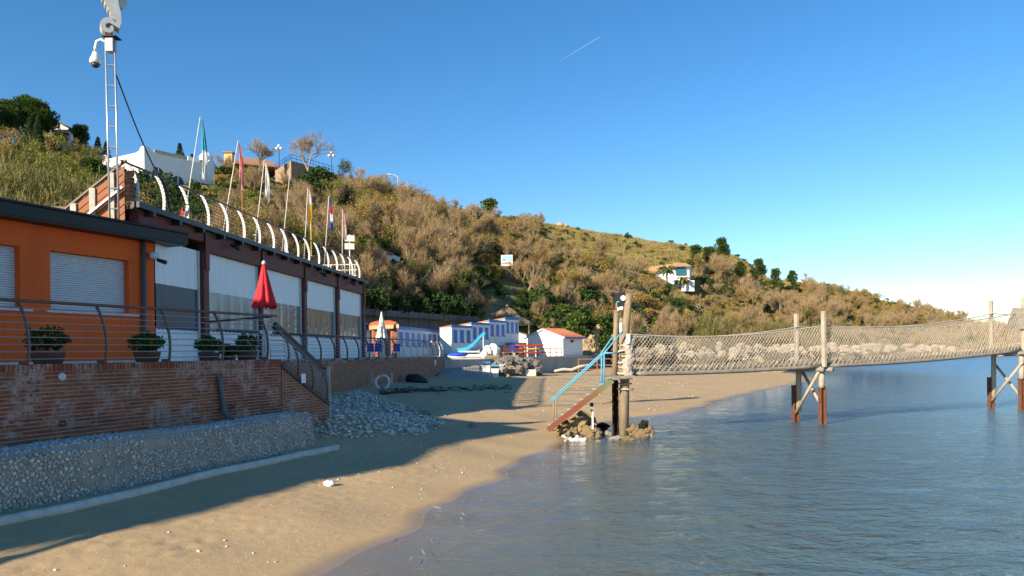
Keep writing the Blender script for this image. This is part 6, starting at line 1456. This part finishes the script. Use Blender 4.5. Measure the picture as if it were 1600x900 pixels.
# undergrowth: one mass nobody could count, drawn as instances on points
def scatter(name, items, label, cat):
    kinds = []; coll = bpy.data.collections.new(name+'_kinds'); idx = {}
    for kd in sorted(set(i[0] for i in items)):
        for v, (tr, cr) in enumerate(K[kd]):
            mb = MB(); me = bpy.data.meshes.new(kd)
            vs = []; fs = []; mi = []
            for k, m_ in enumerate((tr, cr)):
                if m_ is None: continue
                o_ = len(vs); vs += [tuple(q.co) for q in m_.vertices]; fs += [tuple(o_+i for i in p.vertices) for p in m_.polygons]; mi += [k]*len(m_.polygons)
            me.from_pydata(vs, [], fs); me.materials.append(tr.materials[0] if tr else cr.materials[0]); me.materials.append(cr.materials[0] if cr else tr.materials[0]); me.polygons.foreach_set('material_index', mi); me.update()
            o = bpy.data.objects.new('k%04d' % len(kinds), me); coll.objects.link(o); idx[kd,v] = len(kinds); kinds.append(o)
    me = bpy.data.meshes.new(name); me.from_pydata([i[2] for i in items], [], [])
    a = me.attributes.new('idx', 'INT', 'POINT'); a.data.foreach_set('value', [idx[i[0], i[1] % len(K[i[0]])] for i in items])
    a = me.attributes.new('rot', 'FLOAT_VECTOR', 'POINT'); a.data.foreach_set('vector', [q for i in items for q in (rv_.gauss(0,.06), rv_.gauss(0,.06), rv_.uniform(0,6.28))])
    a = me.attributes.new('scl', 'FLOAT_VECTOR', 'POINT'); a.data.foreach_set('vector', [q for i in items for q in (i[3], i[3], i[3]*rv_.uniform(.8,1.2))])
    o = mk(name, me, None, kind='stuff'); tag(o, label, cat)
    ng = bpy.data.node_groups.new(name, 'GeometryNodeTree'); ng.interface.new_socket('Geometry', in_out='INPUT', socket_type='NodeSocketGeometry'); ng.interface.new_socket('Geometry', in_out='OUTPUT', socket_type='NodeSocketGeometry')
    N = ng.nodes; gi = N.new('NodeGroupInput'); go = N.new('NodeGroupOutput'); ip = N.new('GeometryNodeInstanceOnPoints'); ci = N.new('GeometryNodeCollectionInfo'); ci.inputs[0].default_value = coll; ci.inputs[1].default_value = True; ci.inputs[2].default_value = True
    def na(nm, ty): x = N.new('GeometryNodeInputNamedAttribute'); x.data_type = ty; x.inputs[0].default_value = nm; return x.outputs[0]
    e = N.new('FunctionNodeEulerToRotation'); ng.links.new(na('rot','FLOAT_VECTOR'), e.inputs[0])
    ng.links.new(gi.outputs[0], ip.inputs['Points']); ng.links.new(ci.outputs[0], ip.inputs['Instance']); ip.inputs['Pick Instance'].default_value = True
    ng.links.new(na('idx','INT'), ip.inputs['Instance Index']); ng.links.new(e.outputs[0], ip.inputs['Rotation']); ng.links.new(na('scl','FLOAT_VECTOR'), ip.inputs['Scale']); ng.links.new(ip.outputs[0], go.inputs[0])
    md = o.modifiers.new('scatter', 'NODES'); md.node_group = ng
items = []; gr = []; rd_ = []
for k in range(5200):
    t, s_, D, x = sample(-.03, 1.02)
    if not clear(t, D, False): continue
    z_ = hz1(x, D)-.1; u = rv_.random(); sc = rv_.uniform(.6,1.15)
    grassy = 850 < t < 1195 and s_ > .5
    if grassy:
        if u < .16: items.append(('obush' if u < .08 else 'dbush', rv_.randrange(3), (x,D,z_), sc*.75))
        continue
    if t < 170 and s_ < .5: kd = 'obush' if u < .35 else ('ybush' if u < .45 else ('dbush' if u < .65 else 'bush'))
    elif t < 330: kd = 'bush' if u < .45 else ('dbush' if u < .65 else 'obush')
    elif t < 560: kd = 'obush' if u < .38 else ('bush' if u < .6 else ('ybush' if u < .85 else 'bare'))
    elif s_ < .22 and t < 1000: kd = 'dbush' if u < .45 else ('bush' if u < .65 else ('obush' if u < .8 else 'bare'))  # extra dark bushes low down stand in for shade beneath the trees
    else: kd = 'ybush' if u < .34 else ('bare' if u < .50 else ('obush' if u < .76 else ('dbush' if u < .88 else 'ochre')))
    if kd in ('bare','ochre'): sc *= .62
    if s_ > .9: sc *= .6
    if D > 170: sc *= 1.25
    if 1070 < t < 1255 and D > 185: sc *= .55
    if 765 < t < 822 and BBY-18 < D < BBY+6: kd = 'ybush' if u < .5 else 'obush'; sc = .8
    if 752 < t < 842 and D < 97: kd = 'dbush' if u < .5 else 'obush'; sc = .6
    items.append((kd, rv_.randrange(9), (x,D,z_), sc))
for k in range(90):            # dark hedge at the slope foot, right of the white house
    px = rv_.uniform(846,1010); D = rv_.uniform(88,99); x = (px-800)/FPX*D; items.append(('dbush' if rv_.random() < .7 else 'bush', k, (x,D,max(hz1(x,D),1.5)), rv_.uniform(.9,1.4)))
scatter('undergrowth', items, 'mixed brown and green undergrowth covering the hillside', 'undergrowth')
for k in range(3800):
    t, s_, D, x = sample(.45, 1.04, 880, 1330); gr.append(('grass', k, (x,D,hz1(x,D)), rv_.uniform(.8,1.5)))
for k in range(900):
    t, s_, D, x = sample(.85, 1.06, 330, 900); gr.append(('grass', k, (x,D,hz1(x,D)), rv_.uniform(.6,1.2)))
scatter('hill_grass', gr, 'dry tan grass on the open upper slope', 'grass')
for k in range(620):
    t, s_, D, x = sample(.0, .26, -300, 175); rd_.append(('reed', k, (x,D,hz1(x,D)), rv_.uniform(.8,1.15)))
for k in range(420):
    px = rv_.uniform(1095,1330); D = np.interp(px, TOE_T, TOE_D)+rv_.uniform(-1,9); x = (px-800)/FPX*D; rd_.append(('reed', k, (x,D,max(hz1(x,D),1.2)), rv_.uniform(.9,1.3)))
scatter('reed_bed', rd_, 'tall straw coloured cane reeds at the slope foot', 'reeds')
# two tan rock crops on the ridge
for i, (px, py, D_, s_) in enumerate(((876,351,180,1.3),(842,347,172,1.0),(975,383,205,2.0),(1000,381,205,1.7),(1040,388,222,1.5))):
    rock('ochre', i, Vector(at(px,py,D_))-Vector((0,0,.6)), (s_*1.4,s_,s_*.7), ['tan rock outcrop at the end of the skyline bushes','smaller tan outcrop on the skyline','tan rock ledge on the grassy upper slope','second tan ledge on the grassy upper slope','small tan ledge above the farmhouse'][i], i)
